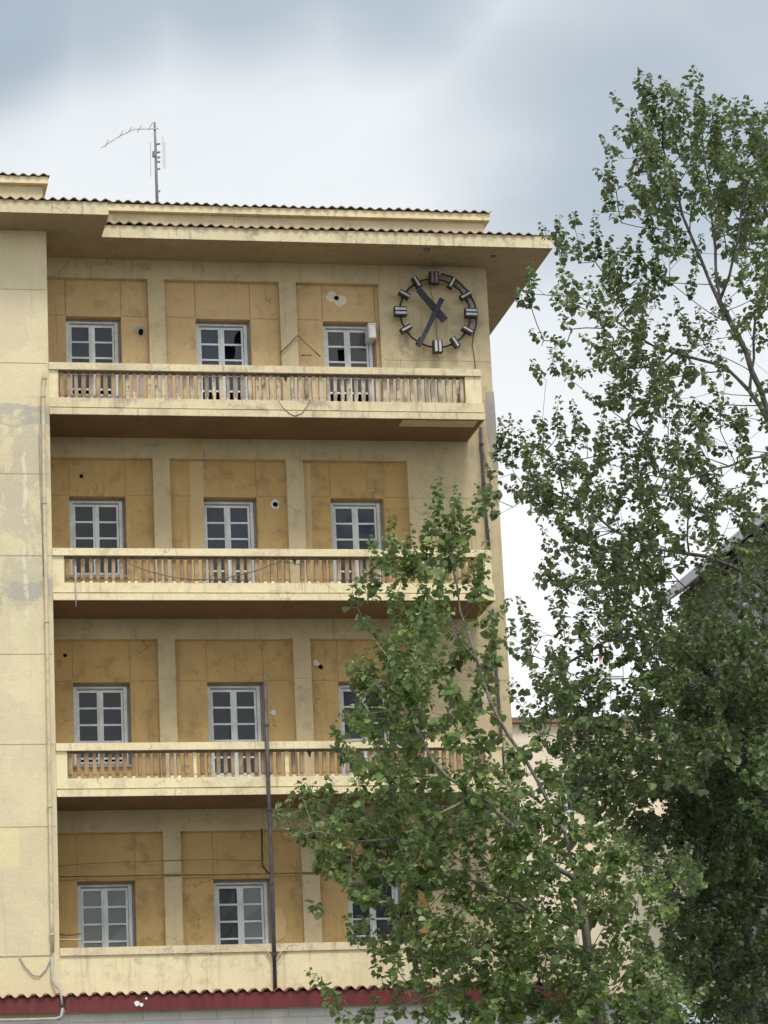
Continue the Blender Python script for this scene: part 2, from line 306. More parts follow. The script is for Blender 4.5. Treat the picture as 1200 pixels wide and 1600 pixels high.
# ------------------------------------------------------------ mesh helpers
class MB:
    def __init__(s): s.v = []; s.f = []; s.mi = []; s.cur = 0
    def quad(s, a, b, c, d):
        n = len(s.v); s.v += [tuple(map(float, p)) for p in (a, b, c, d)]; s.f.append((n, n+1, n+2, n+3)); s.mi.append(s.cur); return s
    def poly(s, pts):
        n = len(s.v); s.v += [tuple(map(float, p)) for p in pts]; s.f.append(tuple(range(n, n+len(pts)))); s.mi.append(s.cur); return s
    def box(s, x0, x1, y0, y1, z0, z1):
        n = len(s.v)
        s.v += [(x, y, z) for z in (z0, z1) for y in (y0, y1) for x in (x0, x1)]
        for f in ((0, 2, 3, 1), (4, 5, 7, 6), (0, 1, 5, 4), (2, 6, 7, 3), (0, 4, 6, 2), (1, 3, 7, 5)): s.f.append(tuple(n+i for i in f)); s.mi.append(s.cur)
        return s
    def prism(s, pts, d):
        """closed outline pts (world), extruded by vector d"""
        n = len(s.v); k = len(pts); s.v += [tuple(map(float, p)) for p in pts] + [tuple(float(a+b) for a, b in zip(p, d)) for p in pts]
        s.f.append(tuple(range(n, n+k))); s.f.append(tuple(range(n+2*k-1, n+k-1, -1))); s.mi += [s.cur]*2
        for i in range(k): j = (i+1) % k; s.f.append((n+i, n+k+i, n+k+j, n+j)); s.mi.append(s.cur)
        return s
    def bar(s, a, b, w, h, upv=(0, 1, 0)):
        a = np.array(a, float); b = np.array(b, float); d = b-a; d /= np.linalg.norm(d); u = np.array(upv, float); u -= d*(u@d); u /= np.linalg.norm(u); r = np.cross(d, u)
        P = [a+r*w/2*i+u*h/2*j for i, j in ((-1, -1), (1, -1), (1, 1), (-1, 1))]
        return s.prism(P, b-a)
    def tube(s, pts, r, k=8):
        pts = [np.array(p, float) for p in pts]; n0 = len(s.v); rs = r if isinstance(r, (list, tuple)) else [r]*len(pts)
        ref = None
        for i, p in enumerate(pts):
            d = pts[min(i+1, len(pts)-1)]-pts[max(i-1, 0)]; d = d/(np.linalg.norm(d)+1e-9)
            if ref is None: ref = np.array([0, 0, 1.]) if abs(d[2]) < .9 else np.array([1., 0, 0])
            u = ref-d*(ref@d); u /= np.linalg.norm(u); ref = u; q = np.cross(d, u)
            s.v += [tuple(p+rs[i]*(math.cos(t)*u+math.sin(t)*q)) for t in (2*math.pi*j/k for j in range(k))]
        for i in range(len(pts)-1):
            for j in range(k):
                a = n0+i*k+j; b = n0+i*k+(j+1) % k; s.f.append((a, b, b+k, a+k)); s.mi.append(s.cur)
        s.f.append(tuple(n0+k-1-j for j in range(k))); s.f.append(tuple(n0+(len(pts)-1)*k+j for j in range(k))); s.mi += [s.cur]*2
        return s
    def build(s, name, mats, parent=None, smooth=False):
        me = bpy.data.meshes.new(name); me.from_pydata(s.v, [], s.f)
        for m in (mats if isinstance(mats, (list, tuple)) else [mats]): me.materials.append(m)
        me.polygons.foreach_set('material_index', s.mi)
        if smooth: me.polygons.foreach_set('use_smooth', [True]*len(s.f))
        bm = bmesh.new(); bm.from_mesh(me); bmesh.ops.recalc_face_normals(bm, faces=bm.faces); bm.to_mesh(me); bm.free()
        o = bpy.data.objects.new(name, me); C.objects.link(o)
        if parent: link(o, parent)
        return o
def link(o, parent):
    o.parent = parent; bpy.context.view_layer.update() if False else None
    o.matrix_parent_inverse = Matrix.Translation(-Vector(WL.get(parent.name, (0, 0, 0))))
WL = {}
def tag(o, label=None, cat=None, group=None, kind=None):
    for k, x in (('label', label), ('category', cat), ('group', group), ('kind', kind)):
        if x: o[k] = x
    return o
def empty(name, loc, label, cat, group=None):
    o = bpy.data.objects.new(name, None); C.objects.link(o); o.location = loc; o.empty_display_size = .3
    WL[o.name] = tuple(loc); return tag(o, label, cat, group)

# ------------------------------------------------------------ setting
tag(MB().quad((-1500, -1500, 0), (1500, -1500, 0), (1500, 1500, 0), (-1500, 1500, 0)).build('ground', M['earth']), kind='structure')
tag(MB().quad((-200, -60, .004), (200, -60, .004), (200, -22, .004), (-200, -22, .004)).build('road', M['asphalt']), kind='structure')
tag(MB().box(-200, 200, -22, -21.8, -.02, .14).build('kerb', M['kerb']), kind='structure')
tag(MB().box(-200, 200, -21.8, -1.6, -.02, .13).build('pavement', M['paving']), kind='structure')
mk = MB()
for i in range(-20, 20): mk.box(i*8, i*8+4, -41.08, -40.92, .004, .009)
tag(mk.build('lane_marking', M['road_paint']), kind='structure')

# ------------------------------------------------------------ the yellow building
YF = -1.37                       # plane of the block, the balconies and the podium
YP = .13                         # recessed wall panels
YW = .30                         # window joinery
XB, XC = 2.969, 11.333           # right edge of the block, right corner of the house
bb = {1: 1.0675+ZO, 2: -2.2827+ZO, 3: -5.7111+ZO, 4: -8.9+ZO}      # underside of each balcony
bt = {1: 2.017+ZO, 2: -1.3595+ZO, 3: -4.7919+ZO}
zh = {1: 3.4+ZO, 2: 0+ZO, 3: -3.41+ZO, 4: -6.93+ZO}                # window heads
zp = {1: 4.106+ZO, 2: .688+ZO, 3: -2.654+ZO, 4: -6.10+ZO}          # panel heads
fl = {k: bb[k]+.2 for k in (1, 2, 3)}; fl[4] = -9.15+ZO
ZR = 4.487+ZO
wx = [(3.44, 4.452), (5.826, 6.84), (8.20, 9.19)]
px = [(2.9, 4.942), (5.251, 7.380), (7.696, 9.636)]
house = empty('apartment_building', ((XB+XC)/2, 3, 0), 'four-storey yellow and ochre building with balconies and a big wall clock', 'building')
def part(mb, name, m, parent=None, smooth=False, label=None):
    o = mb.build(name, m, parent or house, smooth)
    if label: o['label'] = label
    return o

# back wall as a relief: every cell of the grid has its own depth
xs = sorted({2.0, 2.9, XC, 9.25} | {v for p in wx for v in p} | {v for p in px for v in p})
zs = sorted({fl[4], ZR} | {zh[k] for k in zh} | {zp[k] for k in zp} | {fl[k] for k in fl} | {bb[k] for k in (1, 2, 3)} | {fl[k]+.62 for k in fl})
def cell(x, z):
    for k in (1, 2, 3, 4):
        if fl[k] < z < zp[k]:
            for i, (a, b) in enumerate(px):
                if i == 2 and k == 1: b = 9.25
                if a < x < b:
                    p, q = wx[i]
                    if p < x < q and z < zh[k] and (i > 0 or z > fl[k]+.62): return ('open', k, i, .62)
                    return ('panel', k, i, YP)
    return ('wall', 0, 0, 0.0)
mbs = {}
grid = [[cell((xs[i]+xs[i+1])/2, (zs[j]+zs[j+1])/2) for j in range(len(zs)-1)] for i in range(len(xs)-1)]
def mb_for(c): return mbs.setdefault(c[:3], MB())
for i in range(len(xs)-1):
    for j in range(len(zs)-1):
        c = grid[i][j]; x0, x1, z0, z1 = xs[i], xs[i+1], zs[j], zs[j+1]; y = c[3]
        if c[0] != 'open': mb_for(c).quad((x0, y, z0), (x1, y, z0), (x1, y, z1), (x0, y, z1))
        if i+2 < len(xs) and grid[i+1][j][3] != y:
            d = grid[i+1][j]; o = c if y < d[3] else d; mb_for(o).quad((x1, y, z0), (x1, d[3], z0), (x1, d[3], z1), (x1, y, z1))
        if j+2 < len(zs) and grid[i][j+1][3] != y:
            d = grid[i][j+1]; o = c if y < d[3] else d; mb_for(o).quad((x0, y, z1), (x0, d[3], z1), (x1, d[3], z1), (x1, y, z1))
wallmb = mbs[('wall', 0, 0)]
# side, back and hidden faces of the main body
wallmb.quad((XC, 0, 0), (XC, 11, 0), (XC, 11, ZR), (XC, 0, ZR)); wallmb.quad((-6, 11, 0), (XC, 11, 0), (XC, 11, ZR), (-6, 11, ZR))
for z, x0 in ((ZO-.02, 9.64), (ZO-3.43, 9.64)):
    wallmb.cur = 1; wallmb.box(x0+.02, XC-.02, -.004, .01, z-.008, z+.008); wallmb.cur = 0
wallmb.cur = 1
for k in (3, 4):
    for a, b in ((4.96, 5.24), (7.4, 7.68)): wallmb.box(a, b, -.004, .01, zh[k]+.02, zh[k]+.036)
wallmb.box(9.3, XC-.02, -.004, .01, ZO+2.62, ZO+2.632); wallmb.box(9.27, 9.285, -.004, .01, ZO+3.9, ZR-.01); wallmb.cur = 0
part(wallmb, 'wall', [M['pilaster'], M['joint_cream']])
for key, mb in mbs.items():
    if key[0] != 'panel': continue
    _, k, i = key; a, b = px[i]; p, q = wx[i]
    if i == 2 and k == 1: b = 9.25
    mb.cur = 1; y0, y1 = YP-.004, YP+.01
    mb.box(p-.008, p+.008, y0, y1, zh[k]+.03, zp[k]-.01); 
    if q+.02 < b-.03: mb.box(q-.008, q+.008, y0, y1, zh[k]+.03, zp[k]-.01)
    mb.box(a+.01, p-.01, y0, y1, zh[k]+.012, zh[k]+.027); 
    if q+.03 < b-.02: mb.box(q+.01, b-.01, y0, y1, zh[k]+.012, zh[k]+.027)
    part(mb, 'wall_panel', [M['ochre_light'] if k == 1 else M['ochre'], M['joint']])

# the projecting block on the left
mb = MB()
mb.quad((-6, YF, 0), (XB, YF, 0), (XB, YF, ZR), (-6, YF, ZR)).quad((XB, YF, 0), (XB, .4, 0), (XB, .4, ZR), (XB, YF, ZR)).quad((-6, YF, 0), (-6, 11, 0), (-6, 11, ZR), (-6, YF, ZR))
mb.cur = 1
for u in (452, 567, 740, 868, 1022, 1163, 1292):
    z = at(30, u, YF)[2]; mb.box(-5.98, XB-.03, YF-.004, YF+.01, z-.006, z+.006)
z = at(30, 1494, YF)[2]; mb.box(-5.98, XB-.15, YF-.008, YF+.01, z-.01, z+.012)
part(mb, 'block_wall', [M['block'], M['joint_cream']], label='weathered cream wall left of the balconies with grey stains')

# podium: parapet with cap, wall below the red canopy
zc = -8.27+ZO
part(MB().box(XB+.002, 11.9, YF, YF+.2, zc-1.1, zc-.13).box(XB+.002, 11.9, YF+.2, 0, fl[4]-.15, fl[4]-.002), 'parapet_wall', M['trim'])
part(MB().box(XB+.004, 11.95, YF-.035, YF+.24, zc-.13, zc), 'parapet_cap', M['trim_old'])
part(MB().box(XB+.002, 11.9, YF, 0, 0, zc-1.102), 'ground_floor_wall', M['ashlar'])
part(MB().box(-6, XB, YF-.05, YF-.002, 0, at(300, 1590, YF)[2]), 'ground_floor_cladding', M['ashlar'])

# canopy of dark red sheet metal, with a wavy top edge
def wave_sheet(mb, x0, x1, y, z, back, rise, amp=.03, per=.19, th=.022, dx=0.0, sharp=1.0, jit=.0):
    """corrugated course running along X; front edge at y, going back and up"""
    n = int((x1-x0)/per*8)
    def prof(x): 
        s = math.sin(2*math.pi*x/per); return amp*math.copysign(abs(s)**sharp, s)+jit*math.sin(x*3.1)*math.sin(x*1.7)
    X = [x0+(x1-x0)*i/n for i in range(n+1)]; n0 = len(mb.v)
    for x in X:
        h = prof(x)
        mb.v += [(x, y, z+h), (x, y, z+h+th), (x, y+back, z+h+th+rise), (x, y+back, z+h+rise)]
    for i in range(n):
        a = n0+4*i
        for j in range(4): mb.f.append((a+j, a+(j+1) % 4, a+4+(j+1) % 4, a+4+j)); mb.mi.append(mb.cur)
    mb.f.append((n0, n0+3, n0+2, n0+1)); a = n0+4*n; mb.f.append((a, a+1, a+2, a+3)); mb.mi += [mb.cur]*2
    return mb
YC = -1.62
zct = at(300, 1551, YC)[2]; zcb = at(300, 1577, YC)[2]
canopy = empty('metal_canopy', (4, YC, zcb), 'long dark red metal canopy with wavy top edge under the parapet', 'canopy')
MB().box(-6, at(97, 1560, YC)[0], YC, YC+.03, zcb, zct-.02).box(at(103, 1560, YC)[0], 11.95, YC-.012, YC+.02, zcb, zct-.02).build('fascia', M['red'], canopy)
mb = MB(); wave_sheet(mb, -6, 11.97, YC-.05, zct+.0, .27, .03, .032, .205, .012, sharp=.8); mb.build('corrugated_sheet', M['red'], canopy)
MB().box(-6, 11.95, YC+.04, YF-.06, zcb+.02, zcb+.04).build('soffit', M['pipe_grey'], canopy)
for (u, v, r) in ((214, 1568, .045), (221, 1570, .032), (228.5, 1560, .02)):
    p = at(u, v, YC-.014); mb = MB(); mb.prism([(p[0]+r*math.cos(t)*(1+.2*math.sin(3*t)), p[1], p[2]+r*math.sin(t)) for t in np.linspace(0, 2*math.pi, 12, endpoint=False)], (0, -.004, 0)); mb.build('paint_splash', M['white_paint'], canopy)
# pale flashing behind the waves
part(MB().box(-6, 11.9, YF-.058, YF-.052, zct-.1, zct+.045), 'flashing', M['trim'])

# eaves: one soffit plane stepping back at the block
YLE, YRE = -2.27, -1.137
XS = at(164, 352, YLE)[0]; XE = 12.342
SS = ZR-.012
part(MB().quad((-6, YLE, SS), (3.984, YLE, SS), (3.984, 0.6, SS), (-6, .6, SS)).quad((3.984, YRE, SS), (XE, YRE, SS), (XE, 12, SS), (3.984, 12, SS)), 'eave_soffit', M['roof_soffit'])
fh = .235
part(MB().box(-6, 3.984, YLE, YLE+.12, SS+.002, SS+fh).box(3.864, 3.984, YLE+.12, YRE, SS+.002, SS+fh)
     .box(3.984, XE, YRE, YRE+.12, SS+.002, SS+fh).box(XE-.12, XE, YRE+.12, 12, SS+.002, SS+fh), 'eave_fascia', M['trim_old'])
part(MB().quad((-6, YLE+.05, SS+fh-.02), (3.94, YLE+.05, SS+fh-.02), (3.94, 3, SS+fh+.5), (-6, 3, SS+fh+.5)).quad((3.9, YRE+.05, SS+fh-.02), (XE-.05, YRE+.05, SS+fh-.02), (8, 5, SS+fh+.9), (3.9, 5, SS+fh+.9)).quad((XE-.05, YRE+.05, SS+fh-.02), (XE-.05, 12, SS+fh-.02), (8, 12, SS+fh+.9), (8, 5, SS+fh+.9)), 'roof_slope', M['tile'])
mb = MB(); wave_sheet(mb, -6, 3.984+.03, YLE-.05, SS+fh+.012, .6, .1, .026, .185, .017, jit=.012)
wave_sheet(mb, 3.99, XE-.33, YRE-.05, SS+fh+.012, .6, .1, .024, .185, .016, jit=.012)
mb.box(XE-.33, XE+.01, YRE-.02, YRE+.5, SS+fh+.002, SS+fh+.012)
part(mb, 'roof_tiles', M['tile'])
# upper attic tiers
def tier(u0, v0, u1, v1, Y, vb, depth, xleft=None):
    p = at(u0, v0, Y); q = at(u1, v1, Y); z1 = (p[2]+q[2])/2 if xleft is None else q[2]
    x0 = p[0] if xleft is None else xleft; x1 = q[0]
    zb = at(u1, vb, Y)[2]
    part(MB().box(x0, x1, Y, Y+depth, z1-.13, z1), 'attic_cornice', M['trim'])
    part(MB().box(x0+.03, x1-.09, Y+.12, Y+depth-.1, zb-.5, z1-.132), 'attic_wall', M['cream'])
    mb = MB(); wave_sheet(mb, x0-.02, x1+.03, Y-.05, z1+.014, .5, .08, .022, .18, .015, jit=.014); part(mb, 'attic_tiles', M['tile'])
    for j in range(1): pass
    return x0, x1, z1
tier(169, 320, 765, 332, -.55, 362, 5)
tier(-100, 275, 75, 276, -1.5, 306, 5, xleft=-6)
# flat infill between left attic and right attic, behind the left eave
# fittings under the eave
def at_z(u, v, Z):
    d = fw + rt*(u-600)/F - up*(v-800)/F; t = (Z-CZ)/d[2]; return np.array([CX+d[0]*t, CY+d[1]*t, Z])
p = at_z(667, 389, SS)
lamp = empty('ceiling_hook', (p[0], p[1], SS), 'small rusty hook fixture hanging from eave soffit above the clock', 'hook')
MB().box(p[0]-.045, p[0]+.045, p[1]-.05, p[1]+.05, SS-.04, SS-.002).build('plate', M['rust'], lamp)
MB().tube([(p[0], p[1], SS-.03), (p[0], p[1], SS-.10), (p[0]+.03, p[1], SS-.13), (p[0], p[1], SS-.16)], [.03, .025, .035, .02]).build('hook', M['rust'], lamp)
p = at_z(771, 400, SS)
f2 = tag(MB().tube([(p[0], p[1], SS-.002), (p[0], p[1], SS-.03)], [.06, .045], 12).build('ceiling_rose', M['rust']), 'round rusty fitting on eave soffit right of the clock', 'fixture')

# balconies
balus_ind = {3: 36, 2: 42, 1: 22}
rest = MB(); rest_m = {}
XR = 10.809
def baluster_mb(mb, x, k, y, seed):
    r = random.Random(seed); z0 = bb[k]+.30; z1 = bt[k]-.128; wd = .070+r.uniform(-.008, .010); x += r.uniform(-.008, .008)
    tw = r.uniform(-.01, .01); h = z1-z0
    # a slightly waisted slat: neck, shaft, foot
    prof = [(0, .75), (.07, .8), (.12, .58 if k > 1 else .8), (.2, 1), (.55, .92+r.uniform(-.1, .1)), (.85, 1), (.93, .8), (1, .9)]
    n0 = len(mb.v)
    for t, s_ in prof:
        cx = x+tw*t+r.uniform(-.003, .003); hw = wd/2*s_; hd = .035*s_
        mb.v += [(cx-hw, y-hd, z0+h*t), (cx+hw, y-hd, z0+h*t), (cx+hw, y+hd, z0+h*t), (cx-hw, y+hd, z0+h*t)]
    m = len(prof)
    for i in range(m-1):
        for j in range(4): a = n0+4*i+j; b = n0+4*i+(j+1) % 4; mb.f.append((a, b, b+4, a+4)); mb.mi.append(1 if (i < 2 and k > 1 and mb.two) else mb.cur)
    return mb
for k in (1, 2, 3):
    z0 = bb[k]; z1 = bt[k]; yo = YF
    slab = MB().box(XB+.002, XR, yo-.035, -.002, z0, z0+.115)                                   # lip and floor slab
    slab.box(XB+.002, XR-.05, yo+.045, -.002, z0+.115, z0+.145)
    slab.box(XB+.002, XR-.005, yo, yo+.16, z0+.145, z0+.315).box(XR-.165, XR-.005, yo+.16, -.002, z0+.145, z0+.315)
    bal = part(slab, 'balcony', M['trim_old'] if k == 1 else M['trim'])
    bal['label'] = {1: 'top balcony with peeling grey balusters below the clock', 2: 'middle balcony with tan balusters and a sagging cable', 3: 'lowest balcony crossed by the dark pipe'}[k]
    ctr = 0
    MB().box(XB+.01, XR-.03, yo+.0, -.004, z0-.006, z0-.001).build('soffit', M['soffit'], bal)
    MB().box(XB+.002, XR-.03, yo-.04, yo+.18, z1-.128, z1).box(XR-.21, XR-.03, yo+.18, -.004, z1-.128, z1).build('handrail', M['trim_old'] if k == 1 else M['trim'], bal)
    MB().box(XB+.2, XR-.33, yo+.03, yo+.14, z1-.155, z1-.130).build('rail_shadow_bar', M['rust'], bal)  # shadow gap beneath the handrail, built as a dark bar
    xl = at({1: 91, 2: 100, 3: 105}[k], {1: 600, 2: 885, 3: 1190}[k], yo)[0]
    MB().box(XB+.003, xl, yo+.004, yo+.16, z0+.315, z1-.128).build('end_pier', M['trim'], bal)
    xr = XR-.33
    MB().box(xr, XR-.035, yo+.004, yo+.16, z0+.315, z1-.128).build('end_pier', M['trim'], bal)
    nb = {1: 57, 2: 55, 3: 55}[k]; step = (xr-xl)/nb
    for i in range(nb):
        x = xl+step*(i+.5)
        if (k, i) in ((1, 31), (2, 30), (3, 31)): continue          # a baluster is missing here
        if i < balus_ind[k]:
            mb = MB(); mb.two = True; baluster_mb(mb, x, k, yo+.08, k*100+i)
            bmat = M['bal_worn'] if k == 1 and i > 8 else M['bal_tan']
            if k == 3 and i in (16, 28): bmat = M['trim']
            mb.build('baluster', [bmat, M['bal_foot'] if (i*7+k) % 3 else bmat], bal)
        else:
            rest.two = False; rest.cur = 0 if k == 1 else 1; baluster_mb(rest, x, k, yo+.08, k*100+i)
    for i in range(8):
        rest.two = False; rest.cur = 0 if k == 1 else 1; rest.box(XR-.12, XR-.05, -.1-i*.14-.03, -.1-i*.14+.03, z0+.315, z1-.128)
    # broken stub of the missing baluster
    i = {1: 31, 2: 30, 3: 31}[k]; x = xl+step*(i+.5)
    MB().prism([(x-.03, yo+.06, z1-.155), (x+.05, yo+.06, z1-.155), (x+.02, yo+.06, z1-.27), (x-.005, yo+.06, z1-.22)], (0, .04, 0)).build('broken_stub', M['cable'], bal)
o = part(rest, 'baluster', [M['bal_worn'], M['bal_tan']]); o['kind'] = 'stuff'
# lighter repaired strip of the top balcony's soffit
a = at(630, 655, YF)[0]
part(MB().box(a, XR-.12, YF+.03, YF+.42, bb[1]-.012, bb[1]-.007), 'soffit_repair', M['pilaster'])

# windows
def window(k, i):
    x0, x1 = wx[i]; zt = zh[k]-.002; door = i > 0
    zb = fl[k]+.01 if door else fl[k]+.62
    if i == 2 and k == 1: pass
    x0 += .003; x1 -= .003; W = x1-x0
    ft = .075
    fr = MB()
    fr.box(x0, x0+ft, YW, YW+.1, zb, zt).box(x1-ft-.03, x1, YW, YW+.1, zb, zt).box(x0+ft, x1-ft-.03, YW, YW+.1, zt-.10, zt).box(x0+ft, x1-ft-.03, YW, YW+.1, zb, zb+.06)
    fo = part(fr, 'window_door' if door else 'window', M['frame_dark'])
    # pale inner stop
    MB().box(x0+.012, x0+ft-.002, YW-.012, YW-.001, zb+.01, zt-.075).box(x1-ft-.028, x1-.045, YW-.012, YW-.001, zb+.01, zt-.075).box(x0+.012, x1-.045, YW-.012, YW-.001, zt-.075, zt-.05).build('frame_stop', M['frame'], fo)
    cx = (x0+ft+x1-ft-.03)/2
    rows = 6 if door else 4
    pitch = .300
    ztop = zt-.115
    gl_mb = MB(); broken = {(1, 1): [(1, 0), (1, 1)], (1, 2): [(0, 1)]}.get((k, i), [])
    for s in (0, 1):
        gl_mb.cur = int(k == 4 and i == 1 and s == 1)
        a, b = (x0+ft+.004, cx-.006) if s == 0 else (cx+.006, x1-ft-.034)
        sw = .05; sh = MB(); y0, y1 = YW+.018, YW+.06
        sh.box(a, a+sw-.012*(s == 0), y0, y1, zb+.062, ztop+.012).box(b-sw+.012*(s == 1), b, y0, y1, zb+.062, ztop+.012)
        ga, gb = a+sw-.012*(s == 0), b-sw+.012*(s == 1)
        sh.box(ga, gb, y0, y1, ztop-.03, ztop+.012)
        z = ztop-.03
        bottom = zb+.09
        for r in range(rows):
            zn = z-pitch+.034
            if zn < bottom+.06: zn = bottom
            if (s, r) in broken:
                # glass left on one side of a jagged hole
                if (s, r) == (1, 0): pts = [(ga, z), (gb-.02, z), (gb-.06, z-.03), (gb-.11, z-.1), (gb-.13, z-.19), (gb-.12, zn), (ga, zn)]
                elif (s, r) == (1, 1): pts = [(ga+.20, z), (gb, z), (gb, zn), (ga+.15, zn), (ga+.19, z-.2), (ga+.205, z-.1)]
                else: pts = [(ga, z), (gb, z), (gb, z-.03), (gb-.13, z-.035), (gb-.12, zn+.01), (ga+.2, zn), (ga, zn)]
                gl_mb.poly([(p[0], YW+.04, p[1]) for p in pts])
            elif door and r >= 4 and k == 1: pass      # glass gone: dark room behind
            elif door and r >= 5: sh.box(ga, gb, y0+.01, y1-.01, bottom, z)
            else: gl_mb.quad((ga, YW+.04+.004*math.sin(i*5+r*3+s), zn), (gb, YW+.04, zn), (gb, YW+.04+.003*math.sin(k*3+r*7+s), z), (ga, YW+.04, z))
            if zn == bottom: break
            sh.box(ga, gb, y0+.004, y1-.008, zn-.034, zn); z = zn-.034
        sh.box(ga, gb, y0, y1, zb+.062, bottom)
        sh.build('sash', M['frame'], fo)
    MB().box(cx-.018, cx+.018, YW+.0, YW+.017, zb+.07, ztop).build('meeting_stile', M['frame'], fo)
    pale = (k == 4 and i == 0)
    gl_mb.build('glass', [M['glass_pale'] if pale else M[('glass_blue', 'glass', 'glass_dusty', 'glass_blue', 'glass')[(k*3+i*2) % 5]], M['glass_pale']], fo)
    MB().box(x0-.002, x1+.002, .45, .62, zb+.01, zt-.01).build('dark_room', M['void'], fo)
    if not door: MB().box(x0-.04, x1+.04, YP-.05, YW-.002, zb-.045, zb-.004).build('sill', M['frame_dark'], fo)
for k in (1, 2, 3, 4):
    for i in (0, 1, 2): window(k, i)

# holes and filler patches in the walls
def disc(name, u, v, r, m, y=YP-.003, th=.006, seed=0, lob=.12, parent=None, sy=1.0):
    p = at(u, v, YP); rr = random.Random(seed); ph = [rr.uniform(0, 6.28) for _ in range(3)]
    pts = [(p[0]+r*math.cos(t)*(1+lob*math.sin(2*t+ph[0])+lob*math.sin(3*t+ph[1])), y, p[2]+sy*r*math.sin(t)*(1+lob*math.sin(3*t+ph[2]))) for t in np.linspace(0, 2*math.pi, 20, endpoint=False)]
    return part(MB().prism(pts, (0, -th, 0)), name, m)
disc('filler_patch', 217, 516, .085, M['grey_filler_and_shade'], seed=1); disc('flue_hole', 220, 519, .045, M['void'], y=YP-.011, seed=2, sy=1.4, lob=.05)
disc('filler_patch', 519, 464, .105, M['patch'], seed=3); disc('filler_patch', 531, 470, .115, M['patch'], y=YP-.0045, seed=8); disc('flue_hole', 525.5, 466, .044, M['void'], y=YP-.012, seed=4, lob=.04)
disc('flue_hole', 127, 744, .036, M['void'], seed=5)
disc('filler_patch', 430, 788.5, .09, M['white_box'], seed=6); disc('flue_hole', 430, 788.5, .045, M['void'], y=YP-.011, seed=7, lob=.04)
disc('flue_hole', 101.5, 1024, .034, M['void'], seed=9)
disc('filler_patch', 494, 1036, .06, M['patch'], seed=10); disc('flue_hole', 501, 1042, .04, M['void'], seed=11, y=YP-.011); disc('filler_patch', 427, 1113.5, .052, M['white_box'], seed=12)
# shadow painted as a grey patch above the clock, and bare cement on the corner below the top balcony
def wallpatch(pts, m, Y=-.004, name='shade_cement_patch'): part(MB().prism([at(u, v, Y) for u, v in pts], (0, -.003, 0)), name, m)
wallpatch([(652, 413), (662, 405), (676, 402), (690, 406), (694, 413), (690, 419), (672, 421), (655, 420)], M['grey_filler_and_shade'])
wallpatch([(759, 612), (771.5, 612), (774, 645), (779, 735), (772, 735), (764, 690), (760, 660)], M['grey_filler_and_shade'])
# broad repaired strips in the paint
def strip(u0, v0, u1, v1, wpx, m, Y, th=.004):
    a = at(u0, v0, Y); b = at(u1, v1, Y); return part(MB().bar(a, b, wpx/86, th, (0, 1, 0)), 'paint_repair', m)
strip(307, 720, 309, 905, 21, M['patch_faint'], YP-.004); strip(478, 724, 482, 900, 14, M['patch_faint'], YP-.004)
strip(305, 688, 306, 714, 22, M['patch_faint'], -.004); strip(83, 475, 90, 640, 3, M['patch_faint'], YP-.004)
pp = [at(u, v, YP-.004) for u, v in ((428, 1420), (440, 1418), (447, 1440), (446, 1462), (434, 1470), (428, 1472))]
part(MB().prism(pp, (0, -.003, 0)), 'paint_repair', M['patch_faint'])

# ------------------------------------------------------------ the clock
YK = -.16
cc = at(680.5, 488.5, YK)
clock = empty('wall_clock', (cc[0], 0, cc[2]), 'large round wall clock with bar markers and slate hands, no dial', 'clock')
RK = .672
ring = MB(); mkpos = []
for h in range(12):
    t = math.pi/2-h*math.pi/6; mkpos.append((cc[0]+RK*math.cos(t), cc[2]+RK*math.sin(t), t))
for h in range(12):
    a, b = mkpos[h], mkpos[(h+1) % 12]
    tm = a[2]-math.pi/12; mid = (cc[0]+RK*math.cos(tm), YK+.03, cc[2]+RK*math.sin(tm))
    ring.tube([(a[0], YK+.03, a[1]), mid, (b[0], YK+.03, b[1])], .019, 8)
ring.build('ring', M['clock_dark'], clock, True)
br = MB()
for h in range(12): br.tube([(mkpos[h][0], YK, mkpos[h][1]), (mkpos[h][0], -.002, mkpos[h][1])], .018, 6)
br.tube([(cc[0], YK, cc[2]), (cc[0], -.002, cc[2])], .05, 12)
br.build('wall_bracket', M['clock_dark'], clock)
for h, (x, z, t) in enumerate(mkpos):
    big = h % 3 == 0; ln = .235 if big else .215; wd = .175 if big else .10; dp = .12
    if h == 7: ln = .12
    d = np.array([math.cos(t), 0, math.sin(t)]); n = np.array([-math.sin(t), 0, math.cos(t)]); p = np.array([x, YK-.01, z])
    mk_ = MB().bar(p-d*ln/2, p+d*ln/2, dp, wd, tuple(n)).build('hour_marker', M['clock_dark'], clock)
    sm = M['clock_strip_shaded'] if h == 0 else (M['clock_strip_blue'] if h in (9, 3) else M['clock_strip'])
    for s in ((-1, 1) if big else (0,)):
        q = p+n*s*.038+np.array([0, -dp/2-.006, 0]); q0 = q-d*(ln/2-.012); q1 = q+d*(ln/2-.012)
        MB().bar(q0, q1, .012, .036 if not big else .044, tuple(n)).build('glass_strip', sm, mk_)
def hand(name, u0, v0, u1, v1, wa, wb, y, th):
    a = at(u0, v0, y); b = at(u1, v1, y); d = b-a; d /= np.linalg.norm(d); n = np.array([-d[2], 0, d[0]])
    MB().prism([a-n*wa/2, a+n*wa/2, b+n*wb/2, b-n*wb/2], (0, th, 0)).build(name, M['clock_hand'], clock)
hand('hour_hand', 695.5, 500.5, 654, 451.5, .145, .11, YK-.09, .035)
hand('minute_hand', 691, 466, 654.5, 541, .10, .075, YK-.15, .03)
MB().tube([(cc[0], YK-.16, cc[2]), (cc[0], YK, cc[2])], .035, 12).build('hub', M['clock_hand'], clock)
